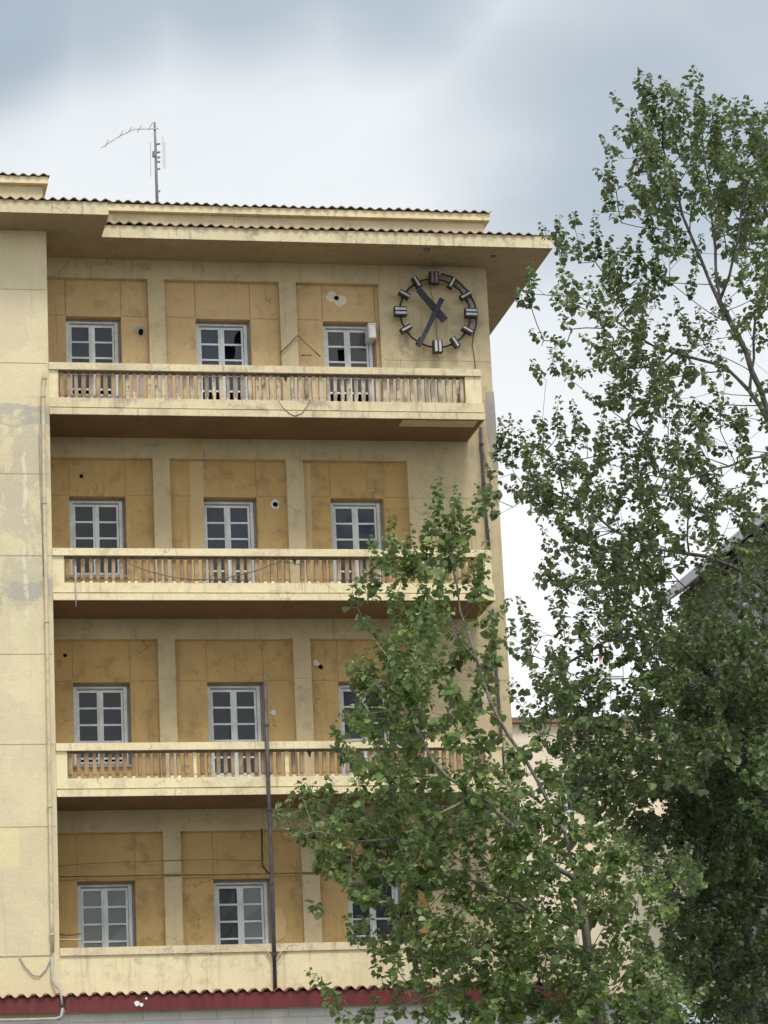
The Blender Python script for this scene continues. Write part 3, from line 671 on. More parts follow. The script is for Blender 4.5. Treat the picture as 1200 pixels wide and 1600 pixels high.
# loose outer band on the right-hand side, and the wires
arc = [at(u, v, -.10) for u, v in ((689, 428), (704, 432), (716, 440), (727, 451), (736, 463), (742, 476), (745, 490), (744, 507), (740, 521))]
mb = MB()
for a, b in zip(arc[:-1], arc[1:]): mb.bar(a, b, .03, .018, (0, 1, 0))
mb.build('outer_band', M['clock_dark'], clock)
arc2 = [p+np.array([-.03, .02, -.006]) for p in arc]
mb = MB()
for a, b in zip(arc2[:-1], arc2[1:]): mb.bar(a, b, .035, .01, (0, 1, 0))
mb.build('band_liner', M['pipe_grey'], clock)
MB().tube([at(u, v, -.012) for u, v in ((740, 521), (738, 540), (741, 556), (743, 576), (745, 600))], .010, 6).build('feed_cable', M['rust'], clock)
MB().tube([at(u, v, -.012) for u, v in ((671, 446), (675, 462), (681, 482), (682, 510), (683, 535))], .005, 5).build('thin_wire', M['rust'], clock)

# ------------------------------------------------------------ pipes, cables, boxes on the facade
def pipe(name, pts, Y, r, m, label, cat, brk=0, k=10):
    P = [at(u, v, Y if not isinstance(Y, list) else Y[i]) for i, (u, v) in enumerate(pts)]
    e = empty(name, tuple(P[-1]), label, cat, 'pipes on the yellow building' if name == 'drainpipe' else None); MB().tube(P, r, k).build('tube', m, e, True)
    if brk:
        for i in range(brk):
            b = MB()
            t = (i+.5)/brk*(len(P)-1); j = min(int(t), len(P)-2); q = P[j]+(P[j+1]-P[j])*(t-j); b.tube([q-np.array([0, 0, .02]), q+np.array([0, 0, .02])], r*1.45, 10); b.build('clamp', m, e)
    return e
pipe('drainpipe', [(71, 578), (68, 600), (67, 625), (69.5, 800), (72.5, 950), (77, 1200), (81, 1440), (82, 1488)], YF-.06, .032, M['pipe_cream'], 'cream drainpipe running down the block edge left of the balconies', 'pipe', 6)
pipe('drainpipe', [(81, 1495), (81.5, 1530), (88, 1541), (95, 1549), (97, 1570)], [YF-.05, YF-.05, YF-.08, YC-.06, YC-.06], .022, M['pipe_grey'], 'short grey bent pipe crossing the red canopy at lower left', 'pipe')
pipe('drainpipe', [(-40, 1595), (40, 1593.5), (88, 1592), (96, 1588), (98, 1575)], YC-.05, .026, M['pipe_grey'], 'grey horizontal pipe beneath the red canopy at lower left', 'pipe')
fp = pipe('flue_pipe', [(414, 1066), (420, 1245), (426, 1400), (430, 1546)], YF-.09, .034, M['pipe_dark'], 'thin dark flue pipe standing in front of the lowest balcony', 'pipe', 4)
mb = MB(); q = at(428.5, 1486, YF-.05)
mb.bar(q+np.array([-.13, 0, 0]), q+np.array([.13, 0, 0]), .02, .03).bar(q+np.array([-.13, 0, 0]), q+np.array([-.05, 0, -.1]), .015, .02).bar(q+np.array([.13, 0, 0]), q+np.array([.05, 0, -.1]), .015, .02)
mb.build('bracket', M['trim_old'], fp)
pipe('drainpipe', [(751, 668), (754, 720), (758, 790), (765, 868)], -.06, .030, M['pipe_dark'], 'dark drainpipe on the wall corner below the top balcony', 'pipe', 3)
pipe('drainpipe', [(770, 952), (774, 1030), (780, 1110), (790, 1250)], -.06, .030, M['pipe_dark'], 'dark drainpipe on the wall corner below the middle balcony', 'pipe', 3)
def cable(pts, Y, r, m, label, name='cable'):
    P = [at(u, v, Y) for u, v in pts]; return tag(MB().tube(P, r, 6).build(name, m, None, True), label, 'cable', 'cables and wires on the yellow building')
cable([(752, 690), (762, 735), (771, 775), (779, 790)], -.03, .007, M['cable'], 'thin cable slanting from the dark drainpipe to the building corner')
cable([(92, 1353), (140, 1349), (250, 1345), (330, 1343), (409, 1345)], -.02, .005, M['rust'], 'thin cable along the panels above the lowest windows')
cable([(92, 1370), (180, 1369), (257, 1367), (330, 1367), (425, 1365), (520, 1363), (640, 1362), (760, 1360)], -.03, .011, M['rust'], 'thick brown cable level with the lowest window heads')
cable([(409, 1295), (409.5, 1330), (410, 1352), (417, 1362), (424, 1366)], -.03, .018, M['cable'], 'short dark conduit dropping beside the flue pipe')
cable([(200, 880), (230, 892), (262, 900), (300, 906), (350, 904), (400, 892), (440, 876), (475, 884)], YF-.03, .009, M['rust'], 'brown cable sagging along the middle balcony balusters')
cable([(437, 552), (450, 540), (465, 524), (482, 540), (500, 557)], -.05, .012, M['rust'], 'wire bent like a gable on the wall above the top rail')
cable([(471, 555), (480, 555), (487, 555)], -.02, .014, M['rust'], 'short stub of conduit on the pilaster above the top rail')
cable([(434, 624), (441, 636), (452, 646), (461, 650), (472, 646), (480, 634), (485, 624)], YF-.04, .008, M['rust'], 'wire loop hanging on the front of the top balcony')
cable([(118.5, 885), (118, 925), (119, 948)], YF-.04, .011, M['pipe_grey'], 'short grey rod hanging from the middle balcony corner')
cable([(519, 1214), (520, 1232), (520, 1246)], YF-.04, .010, M['pipe_grey'], 'short rod on the lowest balcony front beside the leaves')
cable([(30, 1494), (40, 1512), (52, 1524), (62, 1525), (72, 1514), (79, 1498)], YF-.03, .012, M['pipe_grey'], 'grey cable drooping in an arc on the lower block wall')
cable([(62, 640), (61, 690), (63, 760), (66, 830), (68, 900)], YF-.012, .009, M['pipe_grey'], 'thin grey wire along the stained block wall beside the drainpipe')
cable([(92, 1460), (110, 1461), (126, 1459)], -.5, .014, M['rust'], 'short brown rod left of the lowest left window')
cable([(92, 1468), (110, 1468.5), (128, 1468)], -.5, .014, M['pipe_cream'], 'short cream rod left of the lowest left window')
# white box next to the top right window
a = at(574, 506, .0); b = at(587, 530, .0)
bx = empty('junction_box', ((a[0]+b[0])/2, -.02, b[2]), 'small white box fixed beside the top window next to the clock', 'box')
MB().box(a[0], b[0], -.07, YW-.02, b[2], a[2]).build('housing', M['white_box'], bx)
MB().box(a[0]+.02, b[0]-.02, -.082, -.071, b[2]+.02, a[2]-.05).build('cover', M['white_paint'], bx)

# ------------------------------------------------------------ roof aerial
YA = 2.0
am = [at(u, v, YA) for u, v in ((241.5, 191), (243, 230), (244, 270), (246, 330))]
an = empty('tv_antenna', tuple(am[-1]), 'bent television aerial with drooping boom on the roof edge', 'antenna')
MB().tube(am, [.022, .024, .028, .03], 8).build('mast', M['antenna'], an, True)
bo = [at(u, v, YA-.03) for u, v in ((248, 201), (209, 202), (186, 213), (158, 231))]
MB().tube(bo, .014, 6).build('boom', M['antenna_pale'], an)
el = MB()
for (u, v, du, dv) in ((236, 198, 5, -9), (219, 201, 5, -9), (203, 204, 5, -8), (190, 210, 5, -9), (168, 224, 4, -9)):
    a = at(u-du*.9, v-dv*.6, YA+.1); b = at(u+du*.5, v+dv*.7, YA-.25); el.tube([a, b], .007, 5)
el.build('element', M['antenna_pale'], an)
gd = MB()
for u, v0, v1 in ((235, 222, 276), (254.5, 213, 262), (257.5, 222, 264)): gd.tube([at(u, v0, YA-.1), at(u+.5, v1, YA-.1)], .008, 5)
gd.build('reflector', M['antenna_pale'], an)
for v in (226, 239, 247, 254, 265, 300): q = at(243.5, v, YA); MB().bar(q+np.array([-.01, 0, 0]), q+np.array([.08, -.03, .01]), .03, .03).build('clamp', M['antenna'], an)
q = at(242.3, 241, YA); MB().box(q[0]-.05, q[0]+.02, YA-.05, YA+.05, q[2]-.05, q[2]+.05).build('connection_box', M['antenna'], an)

# ------------------------------------------------------------ buildings behind the trees
YB1 = 40
p0 = at(796, 1131, YB1); p1 = at(1075, 1128, YB1)
bp = empty('far_building', ((p0[0]+p1[0])/2, YB1+4, 0), 'pale peach building with tiled cornice far behind the trees', 'building')
zt = p0[2]
MB().box(p0[0]-4, p1[0]+2, YB1, YB1+9, 0, zt).build('wall', M['peach'], bp)
MB().box(p0[0]-4.2, p1[0]+2.2, YB1-.25, YB1+9.2, zt+.002, zt+.16).build('cornice', M['tile'], bp)
sx0 = at(950, 1300, YB1)[0]
MB().box(sx0, p1[0]+1.5, YB1-1.6, YB1-.002, 0, at(950, 1290, YB1)[2]).build('annex_wall', M['peach_sun'], bp)
for u, v in ((905, 1235), (1000, 1500)):
    q = at(u, v, YB1); f = MB().box(q[0]-.5, q[0]+.5, YB1-.03, YB1-.003, q[2]-.7, q[2]+.7).build('window', M['frame'], bp)
    MB().box(q[0]-.42, q[0]-.03, YB1-.04, YB1-.031, q[2]-.62, q[2]+.62).box(q[0]+.03, q[0]+.42, YB1-.04, YB1-.031, q[2]-.62, q[2]+.62).build('glass', M['glass'], f)
# roof aerial frame and red and white pole above that building
q0 = at(951, 1057, YB1+2); q1 = at(973, 1057, YB1+2)
fr = empty('roof_antenna', ((q0[0]+q1[0])/2, YB1+2, zt+.16), 'thin twin-rod roof frame seen through gap in leaves', 'antenna')
MB().tube([at(950, 985, YB1+2), (q0[0], YB1+2, zt+.1)], .02, 6).tube([at(970, 985, YB1+2), (q1[0], YB1+2, zt+.1)], .02, 6).build('mast', M['antenna_pale'], fr)
MB().tube([q0, q1], .03, 6).tube([at(960, 985, YB1+2), at(958, 1010, YB1+2), at(955, 1030, YB1+2)], .012, 5).build('crossbar', M['antenna_pale'], fr)
po = empty('warning_pole', tuple(at(938, 1060, YB1+2)), 'leaning red and white pole seen through gap in leaves', 'pole')
pts = [at(u, v, YB1+2) for u, v in ((948, 985), (945, 996), (941, 1004), (940, 1013), (938, 1022), (938, 1032))]
for i, (a, b) in enumerate(zip(pts[:-1], pts[1:])): MB().tube([a, b], .05, 8).build('painted_band', M['red_band'] if i % 2 == 0 else M['white_box'], po)
MB().tube([pts[-1], (pts[-1][0], YB1+2, zt+.15)], .05, 8).build('shaft', M['white_box'], po)

def at_x(u, v, X):
    """a photo point on the plane X = const"""
    d = fw + rt*(u-600)/F - up*(v-800)/F; t = (X-CX)/d[0]; return np.array([X, CY+d[1]*t, CZ+d[2]*t])
YH0 = 34.0
c0 = at(1062, 930, YH0); HX = c0[0]; zE = c0[2]                      # far end of the side wall
f0 = at_x(1260, 790, HX); YH1 = f0[1]
gb = empty('grey_house', (HX+5, (YH0+YH1)/2, 0), 'dark grey house with pale window frames behind the right tree', 'building')
wm_ = MB().prism([(HX, YH1, 0), (HX, YH0, 0), (HX, YH0, zE), (HX, YH1, zE)], (10, 0, 0)); wm_.prism([(HX, YH1, zE), (HX+10, YH1, zE), (HX+5, YH1, zE+3.2)], (0, YH0-YH1, 0)); wm_.build('wall', M['grey_wall'], gb)
MB().prism([(HX-.7, YH1-.7, zE-.38), (HX+5, YH1-.7, zE+3.3), (HX+10.7, YH1-.7, zE-.38), (HX+10.7, YH1-.7, zE-.2), (HX+5, YH1-.7, zE+3.5), (HX-.7, YH1-.7, zE-.2)], (0, YH0-YH1+1.4, 0)).build('roof', M['dark_roof'], gb)
MB().box(HX-.78, HX-.70, YH1-.7, YH0+.7, zE-.46, zE-.16).build('gutter', M['grey_trim'], gb)
q = at_x(1064, 950, HX); r_ = at_x(1092, 985, HX)
MB().box(HX-.03, HX-.002, r_[1], YH0, r_[2]-.3, zE-.4).build('upper_panel', M['maroon'], gb)
MB().box(HX-.8, HX-.031, r_[1], YH0+.1, q[2]-1.5, q[2]-1.35).build('hood', M['dark_roof'], gb)
for (u0, v0, u1, v1) in ((1069, 995, 1086, 1035), (1110, 985, 1136, 1045), (1158, 950, 1196, 1010), (1084, 1155, 1102, 1208), (1128, 1150, 1150, 1210), (1094, 1310, 1112, 1380), (1140, 1335, 1160, 1385), (1172, 1300, 1196, 1365), (1070, 1230, 1084, 1290), (1130, 890, 1165, 925)):
    a = at_x(u0, v0, HX); b = at_x(u1, v1, HX); y0, y1 = b[1], a[1]; z1, z0 = a[2], b[2]+(a[2]-b[2])*.12
    f = MB().box(HX-.10, HX-.034, y0, y1, z0, z1).build('window', M['grey_trim'], gb)
    m_ = (y0+y1)/2; e_ = (y1-y0)*.09; MB().box(HX-.112, HX-.101, y0+e_, m_-e_*.5, z0+.08, z1-.08).box(HX-.112, HX-.101, m_+e_*.5, y1-e_, z0+.08, z1-.08).build('glass', M['glass'], f)
for i in range(3):
    for j in range(4):
        wx0 = HX+1.3+i*3.1; wz0 = 2.4+j*3.1
        if wz0+1.6 > zE: continue
        f = MB().box(wx0, wx0+1.1, YH1-.06, YH1-.002, wz0, wz0+1.5).build('window', M['grey_trim'], gb)
        MB().box(wx0+.1, wx0+.5, YH1-.072, YH1-.061, wz0+.1, wz0+1.4).box(wx0+.6, wx0+1.0, YH1-.072, YH1-.061, wz0+.1, wz0+1.4).build('glass', M['glass'], f)
YB3 = 6
q = at(880, 1598, YB3); r_ = at(1030, 1548, YB3)
lb = empty('low_building', ((q[0]+r_[0])/2, YB3+2, 0), 'low pale blue-grey building glimpsed under the trees at bottom', 'building')
MB().prism([(q[0]-.1, YB3, 0), (r_[0]+1.2, YB3, 0), (r_[0]+1.2, YB3, r_[2]-.15), (r_[0], YB3, r_[2]), (at(925, 1560, YB3)[0], YB3, at(925, 1562, YB3)[2]), (q[0]-.1, YB3, q[2])], (0, 5, 0)).build('wall', M['pale_blue'], lb)
MB().bar(at(870, 1606, YB3-.2), at(930, 1560, YB3-.2), .5, .06, (0, 0, 1)).bar(at(930, 1560, YB3-.2), at(1040, 1550, YB3-.2), .5, .06, (0, 0, 1)).build('roof_edge', M['dark_roof'], lb)

# ------------------------------------------------------------ trees
CELL = 40
COLS = list(range(440, 1200, 40))
DENS = {  # rows of crown density per 40 px square, columns 440 .. 1160
100: '0000000000000020200', 140: '0000000000000275532', 180: '0000000000000497666', 220: '0000000000004598889',
260: '0000000000004498899', 300: '0000000000102687789', 340: '0000000000520375479', 380: '0000000000463562358',
420: '0000000012366883258', 460: '0000000002448984357', 500: '0000000001537986236', 540: '0000000000458987423',
580: '0000000000235897433', 620: '0000000000122488654', 660: '0000000035535578764', 700: '0000000057866688765',
740: '0000003048987788667', 780: '0000117325899888777', 820: '0001558401279988677', 860: '0004689701469984467',
900: '0003799823569873567', 940: '0003777553357876777', 980: '0004475445463688788', 1020: '0026787625773589888',
1060: '0027888725687579999', 1100: '0047887724699889999', 1140: '0026875633699879999', 1180: '0057875654699989999',
1220: '1566887765789889999', 1260: '5688988886678889999', 1300: '4678888887767878899', 1340: '0367897686675569999',
1380: '0468676687764558888', 1420: '0046688687665658888', 1460: '0005688786666668999', 1500: '0414677797676779888',
1540: '0155356797788888878', 1580: '0001344698766777777', 1620: '0001444698777777777'}
def owner(u, v):
    if u >= 1000+((u*7+v*13) % 90) and v >= 1060+(1200-u)*.25+((u*3+v*7) % 110): return 'dark'
    if v >= 740 and u < 780: return 'front'
    if v >= 960 and u < 800: return 'front'
    if v >= 1120 and u < 800+(v-1120)*.8: return 'front'
    return 'big'
def cells(who):
    res = {}
    for v, row in DENS.items():
        for i, ch in enumerate(row):
            if ch != '0' and owner(COLS[i]+20, v+20) == who: res[(COLS[i], v)] = int(ch)
    return res
def edge_dist(cs):
    d = {}
    for (u, v) in cs:
        best = 9
        for du in range(-5, 6):
            for dv in range(-5, 6):
                q = (u+du*40, v+dv*40)
                if q[1] > 1620: continue
                if q not in ALLC: best = min(best, math.hypot(du, dv))
        d[(u, v)] = best
    return d
_cells0 = cells
def cells(who):
    res = _cells0(who)
    if who in ('big', 'dark'):       # the crowns go on beyond the right edge of the photograph
        for k in range(6):
            for v in DENS:
                m = (1160-40*k, v)
                if m in res and res[m] > 1: res[(1200+40*k, v)] = max(1, int(res[m]*.7))
    return res
ALLC = {(COLS[i], v) for v, row in DENS.items() for i, ch in enumerate(row) if ch != '0'} | set(cells('big')) | set(cells('dark'))

def grow(points, seeds, sag=.04, zpen=.9, pathw=.22):
    """attach every point to the nearest part of the growing skeleton"""
    P = []; par = []; plen = []
    for s in seeds:
        prev = -1
        s = [np.array(p, float) for p in s]
        if P and len(s) > 1:
            D = [np.linalg.norm(np.array(q)-s[0]) for q in P]; prev = int(np.argmin(D)); 
            if D[prev] < .05: s = s[1:]
        last = P[prev] if prev >= 0 else None
        for p in s:
            if last is not None:
                m = max(1, int(np.linalg.norm(p-last)/.25))
                for j in range(1, m+1):
                    q = last+(p-last)*j/m + (rng.normal(0, .012, 3) if j < m else 0)
                    P.append(q); par.append(prev); plen.append(plen[prev]+.25 if prev >= 0 else 0); prev = len(P)-1
            else: P.append(p); par.append(-1); plen.append(0); prev = len(P)-1
            last = p
    A = np.zeros((len(points)*8+len(P)+10, 3)); A[:len(P)] = np.array(P); PL = np.zeros(len(A)); PL[:len(P)] = plen; n = len(P)
    nseed = n
    par = par+[0]*(len(A)-n); tips = []
    S = A[:n].copy()
    d0 = np.array([np.min(np.linalg.norm(S-p, axis=1)) for p in points]); order = np.argsort(d0)
    for oi in order:
        p = points[oi]; D = A[:n]-p; dist = np.linalg.norm(D, axis=1)
        cost = dist+pathw*PL[:n]+zpen*np.maximum(0, D[:, 2]+.1*dist)
        b = int(np.argmin(cost)); a = A[b]; L_ = dist[b]; m = max(1, min(7, int(L_/.22))); prev = b
        bend = np.array([0, 0, -sag*L_]) + rng.normal(0, .05*L_, 3)
        for j in range(1, m+1):
            t = j/m; A[n] = a+(p-a)*t+bend*4*t*(1-t)*.5; PL[n] = PL[prev]+L_/m; par[n] = prev; prev = n; n += 1
        tips.append((oi, prev))
    return A[:n], par[:n], tips, nseed

def branches_mesh(A, par, tips, base_r, exp=.62, tip_r=.0035, minr=None):
    n = len(A); cnt = np.zeros(n)
    for _, t in tips: cnt[t] += 1
    for i in range(n-1, -1, -1):
        if par[i] >= 0: cnt[par[i]] += cnt[i]
    rad = tip_r*np.maximum(cnt, 1)**exp
    sc = base_r/max(rad.max(), 1e-6); rad = np.where(rad > tip_r*2, tip_r*2+(rad-tip_r*2)*(base_r-tip_r*2)/(rad.max()-tip_r*2), rad)
    V = []; Fc = []; k = 6; ang = np.linspace(0, 2*math.pi, k, endpoint=False)
    for i in range(n):
        p = par[i]
        if p < 0: continue
        a, b = A[p], A[i]; d = b-a; L_ = np.linalg.norm(d)
        if L_ < 1e-5: continue
        d /= L_; ref = np.array([1., 0, 0]) if abs(d[0]) < .8 else np.array([0, 1., 0]); u = np.cross(d, ref); u /= np.linalg.norm(u); w_ = np.cross(d, u)
        ra = min(rad[p], rad[i]*1.35); rb = rad[i]; kk = k if rb > .012 else 4; an = ang if kk == 6 else np.linspace(0, 2*math.pi, 4, endpoint=False)
        n0 = len(V)
        for q, r in ((a-d*ra*.3, ra), (b+d*rb*.3, rb)):
            for t in an: V.append(q+r*(math.cos(t)*u+math.sin(t)*w_))
        for j in range(kk): Fc.append((n0+j, n0+(j+1) % kk, n0+kk+(j+1) % kk, n0+kk+j))
    return V, Fc

def leaves_mesh(name, st, d0, d1, ln, size, mat, parent, spread=.05, step=.021, droop=.55, out=.75):
    """leaves strung closely along curved shoots"""
    nper = np.maximum(5, (ln/step).astype(int)); K = int(nper.sum())
    t = np.concatenate([(np.arange(n)+.5)/n for n in nper]); t = np.clip(t+rng.normal(0, .02, K), 0, 1.02)
    b = np.repeat(st, nper, 0); a0 = np.repeat(d0, nper, 0); a1 = np.repeat(d1, nper, 0); L_ = np.repeat(ln, nper)
    tone = np.repeat(rng.normal(0, .12, len(ln)), nper)
    keep = rng.random(K) < np.clip(.55+t*1.6, 0, .97); b, a0, a1, L_, t, tone = b[keep], a0[keep], a1[keep], L_[keep], t[keep], tone[keep]; K = len(b)
    tt = t[:, None]; pos = b+L_[:, None]*(tt*a0+.5*tt*tt*(a1-a0)); d = a0+tt*(a1-a0); d /= np.linalg.norm(d, axis=1)[:, None]
    rnd = rng.normal(0, 1, (K, 3)); side = rnd-d*np.sum(rnd*d, 1)[:, None]; side /= np.linalg.norm(side, axis=1)[:, None]
    pos = pos+side*(spread*(1.15-.75*t)*rng.uniform(.3, 1.25, K))[:, None]
    ax = side*.75+d*.35+np.array([0, 0, -droop])+rng.normal(0, .33, (K, 3)); ax /= np.linalg.norm(ax, axis=1)[:, None]
    nr = np.array([0, 0, .75])+side*out+rng.normal(0, .38, (K, 3)); nr -= ax*np.sum(nr*ax, 1)[:, None]; nr /= np.linalg.norm(nr, axis=1)[:, None]
    wv = np.cross(ax, nr); sz = size*rng.uniform(.55, 1.25, K)*(1.15-.6*t)
    T = [(0, 0, 0), (-.46, .20, .12), (-.42, .62, .15), (0, 1.0, -.06), (.42, .62, .15), (.46, .20, .12)]
    V = np.empty((K, 6, 3))
    for j, (x, y, z) in enumerate(T): V[:, j] = pos+(wv*x+ax*y+nr*z)*sz[:, None]
    me = bpy.data.meshes.new(name); me.vertices.add(K*6); me.vertices.foreach_set('co', V.reshape(-1))
    idx = np.array([0, 3, 2, 1, 0, 5, 4, 3]); loops = (np.arange(K)[:, None]*6+idx[None]).reshape(-1)
    me.loops.add(K*8); me.loops.foreach_set('vertex_index', loops); me.polygons.add(K*2)
    me.polygons.foreach_set('loop_start', np.arange(K*2)*4); me.polygons.foreach_set('loop_total', np.full(K*2, 4))
    at_ = me.attributes.new('rnd', 'FLOAT', 'POINT'); rv = np.clip(rng.beta(1.6, 2.6, K)*.75+.3*t*rng.random(K)+tone, 0, 1); at_.data.foreach_set('value', np.repeat(rv, 6))
    me.materials.append(mat); me.update(); me.validate()
    # make sure the upper side of each leaf is its front side
    o = bpy.data.objects.new(name, me); C.objects.link(o); link(o, parent); print('leaves', K); return o

def tree(who, Y0, tmax, seeds_px, label, bark_m, leaf_m, base_r, spires, size=.1, per=1.3, slen=(.45, .95), rise=(.15, 1.0), name='poplar_tree', cs=None, group=None, trunk_off=0, spread=.046, step=.0155, dscale=1.0):
    cs = cs or cells(who); ed = edge_dist(cs) if who else {c: 2 for c in cs}
    seeds = [[at(u, v, Y0+dy) for u, v, dy in s] for s in seeds_px]
    base = seeds[0][0].copy(); g0 = base.copy(); g0[2] = -.1; g0[0] += trunk_off; seeds[0] = [g0]+seeds[0]
    SK = []
    for s in seeds:
        for a, b in zip(s[:-1], s[1:]):
            m = max(1, int(np.linalg.norm(b-a)/.3)); SK += [a+(b-a)*k/m for k in range(m+1)]
    SK = np.array(SK)
    st = []; D0 = []; D1 = []; LN = []
    for (u, v), dn in cs.items():
        lai = -math.log(1-.95*min(9, dn*dscale)/9); sc = (Y0-CY)/39.; e = ed[(u, v)]
        if e <= 1.5: lai *= .8
        if v >= 980: lai *= 1.45
        if who == 'front' and v < 1100: lai *= .45 if v < 940 else .68
        if who == 'front' and u >= 780: lai *= 1.2
        if who == 'big' and v >= 840 and u >= 1000: lai *= 1.5
        if who == 'big' and v >= 1060 and u >= 800: lai *= 1.25
        if who == 'big' and v < 420 and u >= 1000: lai *= 1.35
        if who == 'big' and 860 <= v < 980: lai *= 1.25
        m = lai*per*sc*sc; m = int(m)+(random.random() < m-int(m)); t = min(tmax, .3+.42*e)
        for _ in range(m):
            p = at(u+random.uniform(-2, CELL+2), v+random.uniform(-2, CELL+2), Y0+random.uniform(-1, 1)*t)
            dd = SK-p; k = int(np.argmin(np.linalg.norm(dd, axis=1)+.5*np.maximum(0, dd[:, 2]))); o = p-SK[k]; o = o/(np.linalg.norm(o)+1e-6)
            d0 = o*.9+rng.normal(0, .4, 3)+np.array([0, 0, rise[0]]); d0 /= np.linalg.norm(d0)
            d1 = d0*.45+np.array([0, 0, rise[1]])+rng.normal(0, .2, 3); d1 /= np.linalg.norm(d1)
            L_ = random.uniform(*slen)*(.75 if e <= 1.5 else 1)
            st.append(p-L_*(.5*d0+.125*(d1-d0))); D0.append(d0); D1.append(d1); LN.append(L_)
    for (u, v0, v1) in spires:       # upright leader shoots: tip at v0, foot at v1
        y = Y0+random.uniform(-.4, .4); a = at(u+random.uniform(-4, 6), v1, y); b = at(u, v0, y); L_ = np.linalg.norm(b-a); d = (b-a)/L_
        d0 = d+rng.normal(0, .06, 3); st.append(a); D0.append(d0); D1.append(2*d-d0); LN.append(L_)
        d2 = d+rng.normal(0, .09, 3); st.append(a+rng.normal(0, .05, 3)); D0.append(d2); D1.append(2*d-d2); LN.append(L_*random.uniform(.6, .85))
    st, D0, D1, LN = map(np.array, (st, D0, D1, LN))
    A, par, tips, ns_ = grow(st, seeds)
    root = empty(name, tuple(g0+np.array([0, 0, .1])), label, 'tree', group)
    V, Fc = branches_mesh(A, par, tips, base_r)
    an = [(math.cos(t*2.094), math.sin(t*2.094)) for t in range(3)]
    for i in range(len(st)):
        n0 = len(V)
        for j in range(5):
            t = j/4*.96; q = st[i]+LN[i]*(t*D0[i]+.5*t*t*(D1[i]-D0[i])); r_ = .0065*(1-t*.7)
            for x, y in an: V.append(q+np.array([x*r_, y*r_, 0]))
        for j in range(4):
            for k in range(3): Fc.append((n0+3*j+k, n0+3*j+(k+1) % 3, n0+3*j+3+(k+1) % 3, n0+3*j+3+k))
    me = bpy.data.meshes.new('trunk'); me.from_pydata([tuple(v) for v in V], [], Fc); me.materials.append(bark_m)
    me.polygons.foreach_set('use_smooth', [True]*len(Fc)); me.update()
    o = bpy.data.objects.new('trunk', me); C.objects.link(o); link(o, root)
    leaves_mesh('crown', st, D0, D1, LN, size, leaf_m, root, spread, step)
    print(name, who, 'shoots', len(st), 'nodes', len(A))
    return root

tree('big', -9, 2.2,
     [[(1330, 1600, 1), (1300, 1200, .6), (1275, 960, .3), (1255, 800, 0), (1215, 690, 0), (1167, 553, -.2), (1124, 471, -.3), (1089, 390, -.2), (1066, 336, 0), (1045, 260, .1), (1020, 180, .1)],
      [(1255, 800, 0), (1200, 660, .4), (1171, 611, .5), (1132, 572, .6), (1085, 560, .7), (1020, 540, .7), (960, 500, .5)],
      [(1275, 960, .3), (1200, 925, .1), (1145, 885, -.2), (1101, 869, -.3), (1024, 858, -.5), (960, 830, -.4), (880, 770, -.2)],
      [(1255, 800, 0), (1200, 711, -.5), (1163, 718, -.7), (1115, 733, -.8), (1064, 751, -.9), (1000, 740, -.8), (930, 720, -.6)],
      [(1124, 471, -.3), (1118, 410, .3), (1112, 340, .4), (1100, 250, .4), (1096, 170, .3)],
      [(1124, 471, -.3), (1140, 430, -.6), (1152, 380, -.8), (1165, 290, -.8)],
      [(1300, 1200, .6), (1220, 1130, .3), (1130, 1070, 0), (1060, 1010, -.3), (1000, 960, -.5), (950, 1000, -.5), (880, 1040, -.3)],
      [(1171, 611, .5), (1178, 560, .4), (1180, 500, .2)]],
     'tall silver-leaved poplar with bare grey forked limbs at the right', M['bark'], M['leaf_big'], .13,
     [(1014, 112, 190), (1096, 112, 200), (1030, 135, 200), (1068, 132, 190), (1117, 162, 230), (1150, 150, 230), (1176, 158, 240), (1190, 188, 260), (985, 168, 230), (952, 240, 300), (947, 280, 330),
      (873, 332, 400), (930, 328, 400), (953, 365, 440), (998, 368, 440), (1022, 380, 450), (830, 405, 450), (825, 440, 480), (873, 618, 680), (800, 650, 720), (850, 652, 710), (898, 645, 700), (942, 650, 710), (985, 655, 710), (782, 665, 720), (895, 330, 350)],
     size=.104, step=.0175, per=2.25, slen=(.4, .8), rise=(.25, 1.0), dscale=.92, trunk_off=.3)
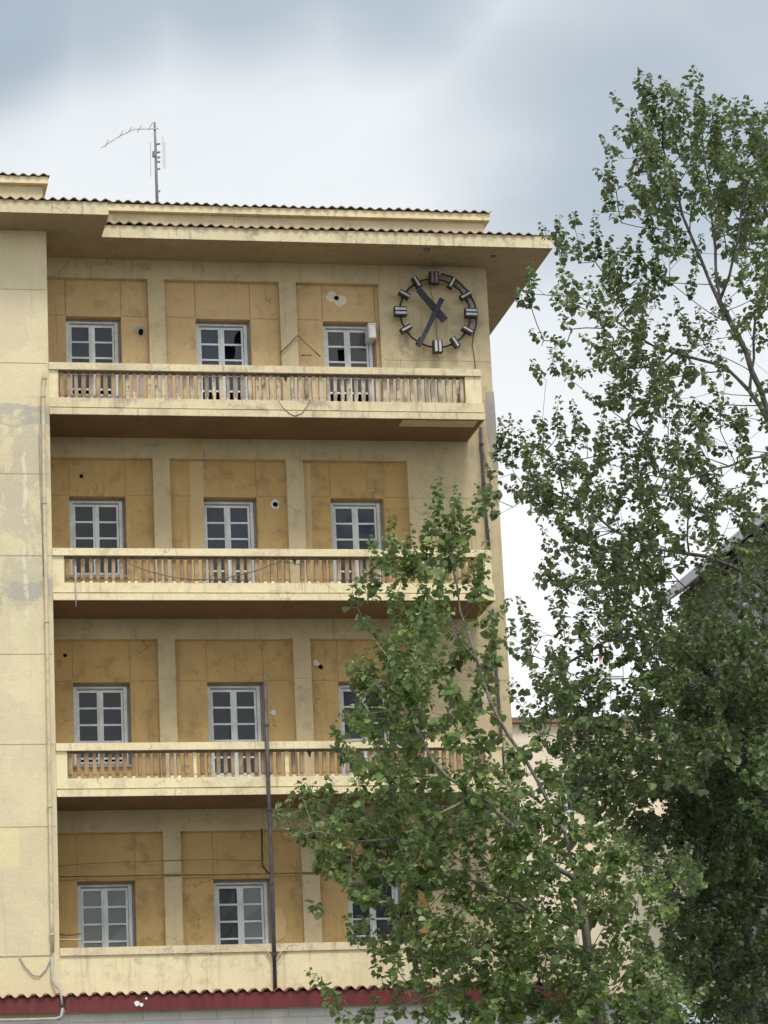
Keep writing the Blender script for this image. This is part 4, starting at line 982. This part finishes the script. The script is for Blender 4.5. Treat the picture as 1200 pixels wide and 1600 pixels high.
tree('front', -14, 1.7,
     [[(945, 1640, 0), (930, 1560, 0), (915, 1450, 0), (905, 1380, 0), (882, 1300, -.1), (840, 1220, -.2), (795, 1150, -.2), (765, 1094, -.2), (745, 1030, -.2), (719, 955, -.1), (705, 880, 0), (692, 800, 0)],
      [(905, 1380, 0), (855, 1342, -.5), (800, 1290, -.8), (755, 1245, -1), (700, 1215, -1), (677, 1190, -1), (640, 1120, -.8), (600, 1060, -.6)],
      [(755, 1245, -1), (690, 1270, -1), (620, 1310, -1), (560, 1315, -.9), (500, 1300, -.8), (460, 1275, -.7)],
      [(915, 1450, 0), (850, 1430, .6), (770, 1392, .8), (690, 1358, .8), (620, 1330, .7)],
      [(930, 1560, 0), (850, 1545, -.5), (760, 1530, -.8), (660, 1560, -.8), (600, 1590, -.7)],
      [(765, 1094, -.2), (735, 1000, .4), (690, 960, .5), (650, 900, .5), (625, 850, .5)],
      [(882, 1300, -.1), (875, 1240, .3), (900, 1150, .4)]],
     'slender poplar with upright leafy shoots in front of the balconies', M['bark_pale'], M['leaf_front'], .08,
     [(684, 742, 850), (713, 757, 870), (612, 802, 900), (640, 820, 900), (745, 860, 940), (584, 850, 930), (668, 790, 880), (563, 890, 950), (560, 958, 985), (700, 800, 880), (554, 1018, 1080), (575, 1010, 1080), (447, 1270, 1300), (470, 1218, 1250), (490, 1222, 1260), (770, 960, 1050), (615, 1030, 1100), (640, 1005, 1090)],
     size=.114, step=.018, per=2.2, slen=(.45, 1.05), rise=(.0, .85), dscale=.86)
tree('dark', -6.5, 2.0,
     [[(1172, 1640, 0), (1170, 1560, 0), (1165, 1450, 0), (1150, 1330, 0), (1130, 1220, 0), (1120, 1130, 0), (1110, 1080, 0)],
      [(1165, 1450, 0), (1100, 1400, -.5), (1060, 1350, -.6)], [(1150, 1330, 0), (1200, 1250, .4), (1220, 1180, .4)],
      [(1170, 1560, 0), (1110, 1540, -.5), (1050, 1510, -.6)]],
     'dense dark green tree filling the lower right corner', M['bark'], M['leaf_dark'], .14, [], size=.110, step=.0175, per=2.1, name='broadleaf_tree', trunk_off=0)
# bright tree standing nearer, mostly outside the frame on the right
cb = {}
for v, row in {220: '0006', 260: '0028', 300: '0039', 340: '0049', 380: '0048', 420: '0037', 460: '0024', 500: '0003', 1140: '0038', 1180: '0068', 1220: '0047', 1260: '0027'}.items():
    for i, ch in enumerate(row):
        if ch != '0':
            for j in (range(1) if i < 3 else range(4)): cb[(1080+40*i+40*j if i == 3 else 1080+40*i, v)] = int(ch)
tree(None, -22, .9, [[(1420, 1640, 0), (1400, 1300, 0), (1385, 1000, 0), (1370, 700, 0), (1340, 500, 0), (1290, 420, 0), (1240, 360, 0)], [(1400, 1300, 0), (1330, 1240, 0), (1250, 1210, 0)]],
     'bright green tree poking in at the right edge of the frame', M['bark'], M['leaf_bright'], .14, [], size=.085, per=2.6, slen=(.3, .6), name='broadleaf_tree', cs=cb, spread=.04)
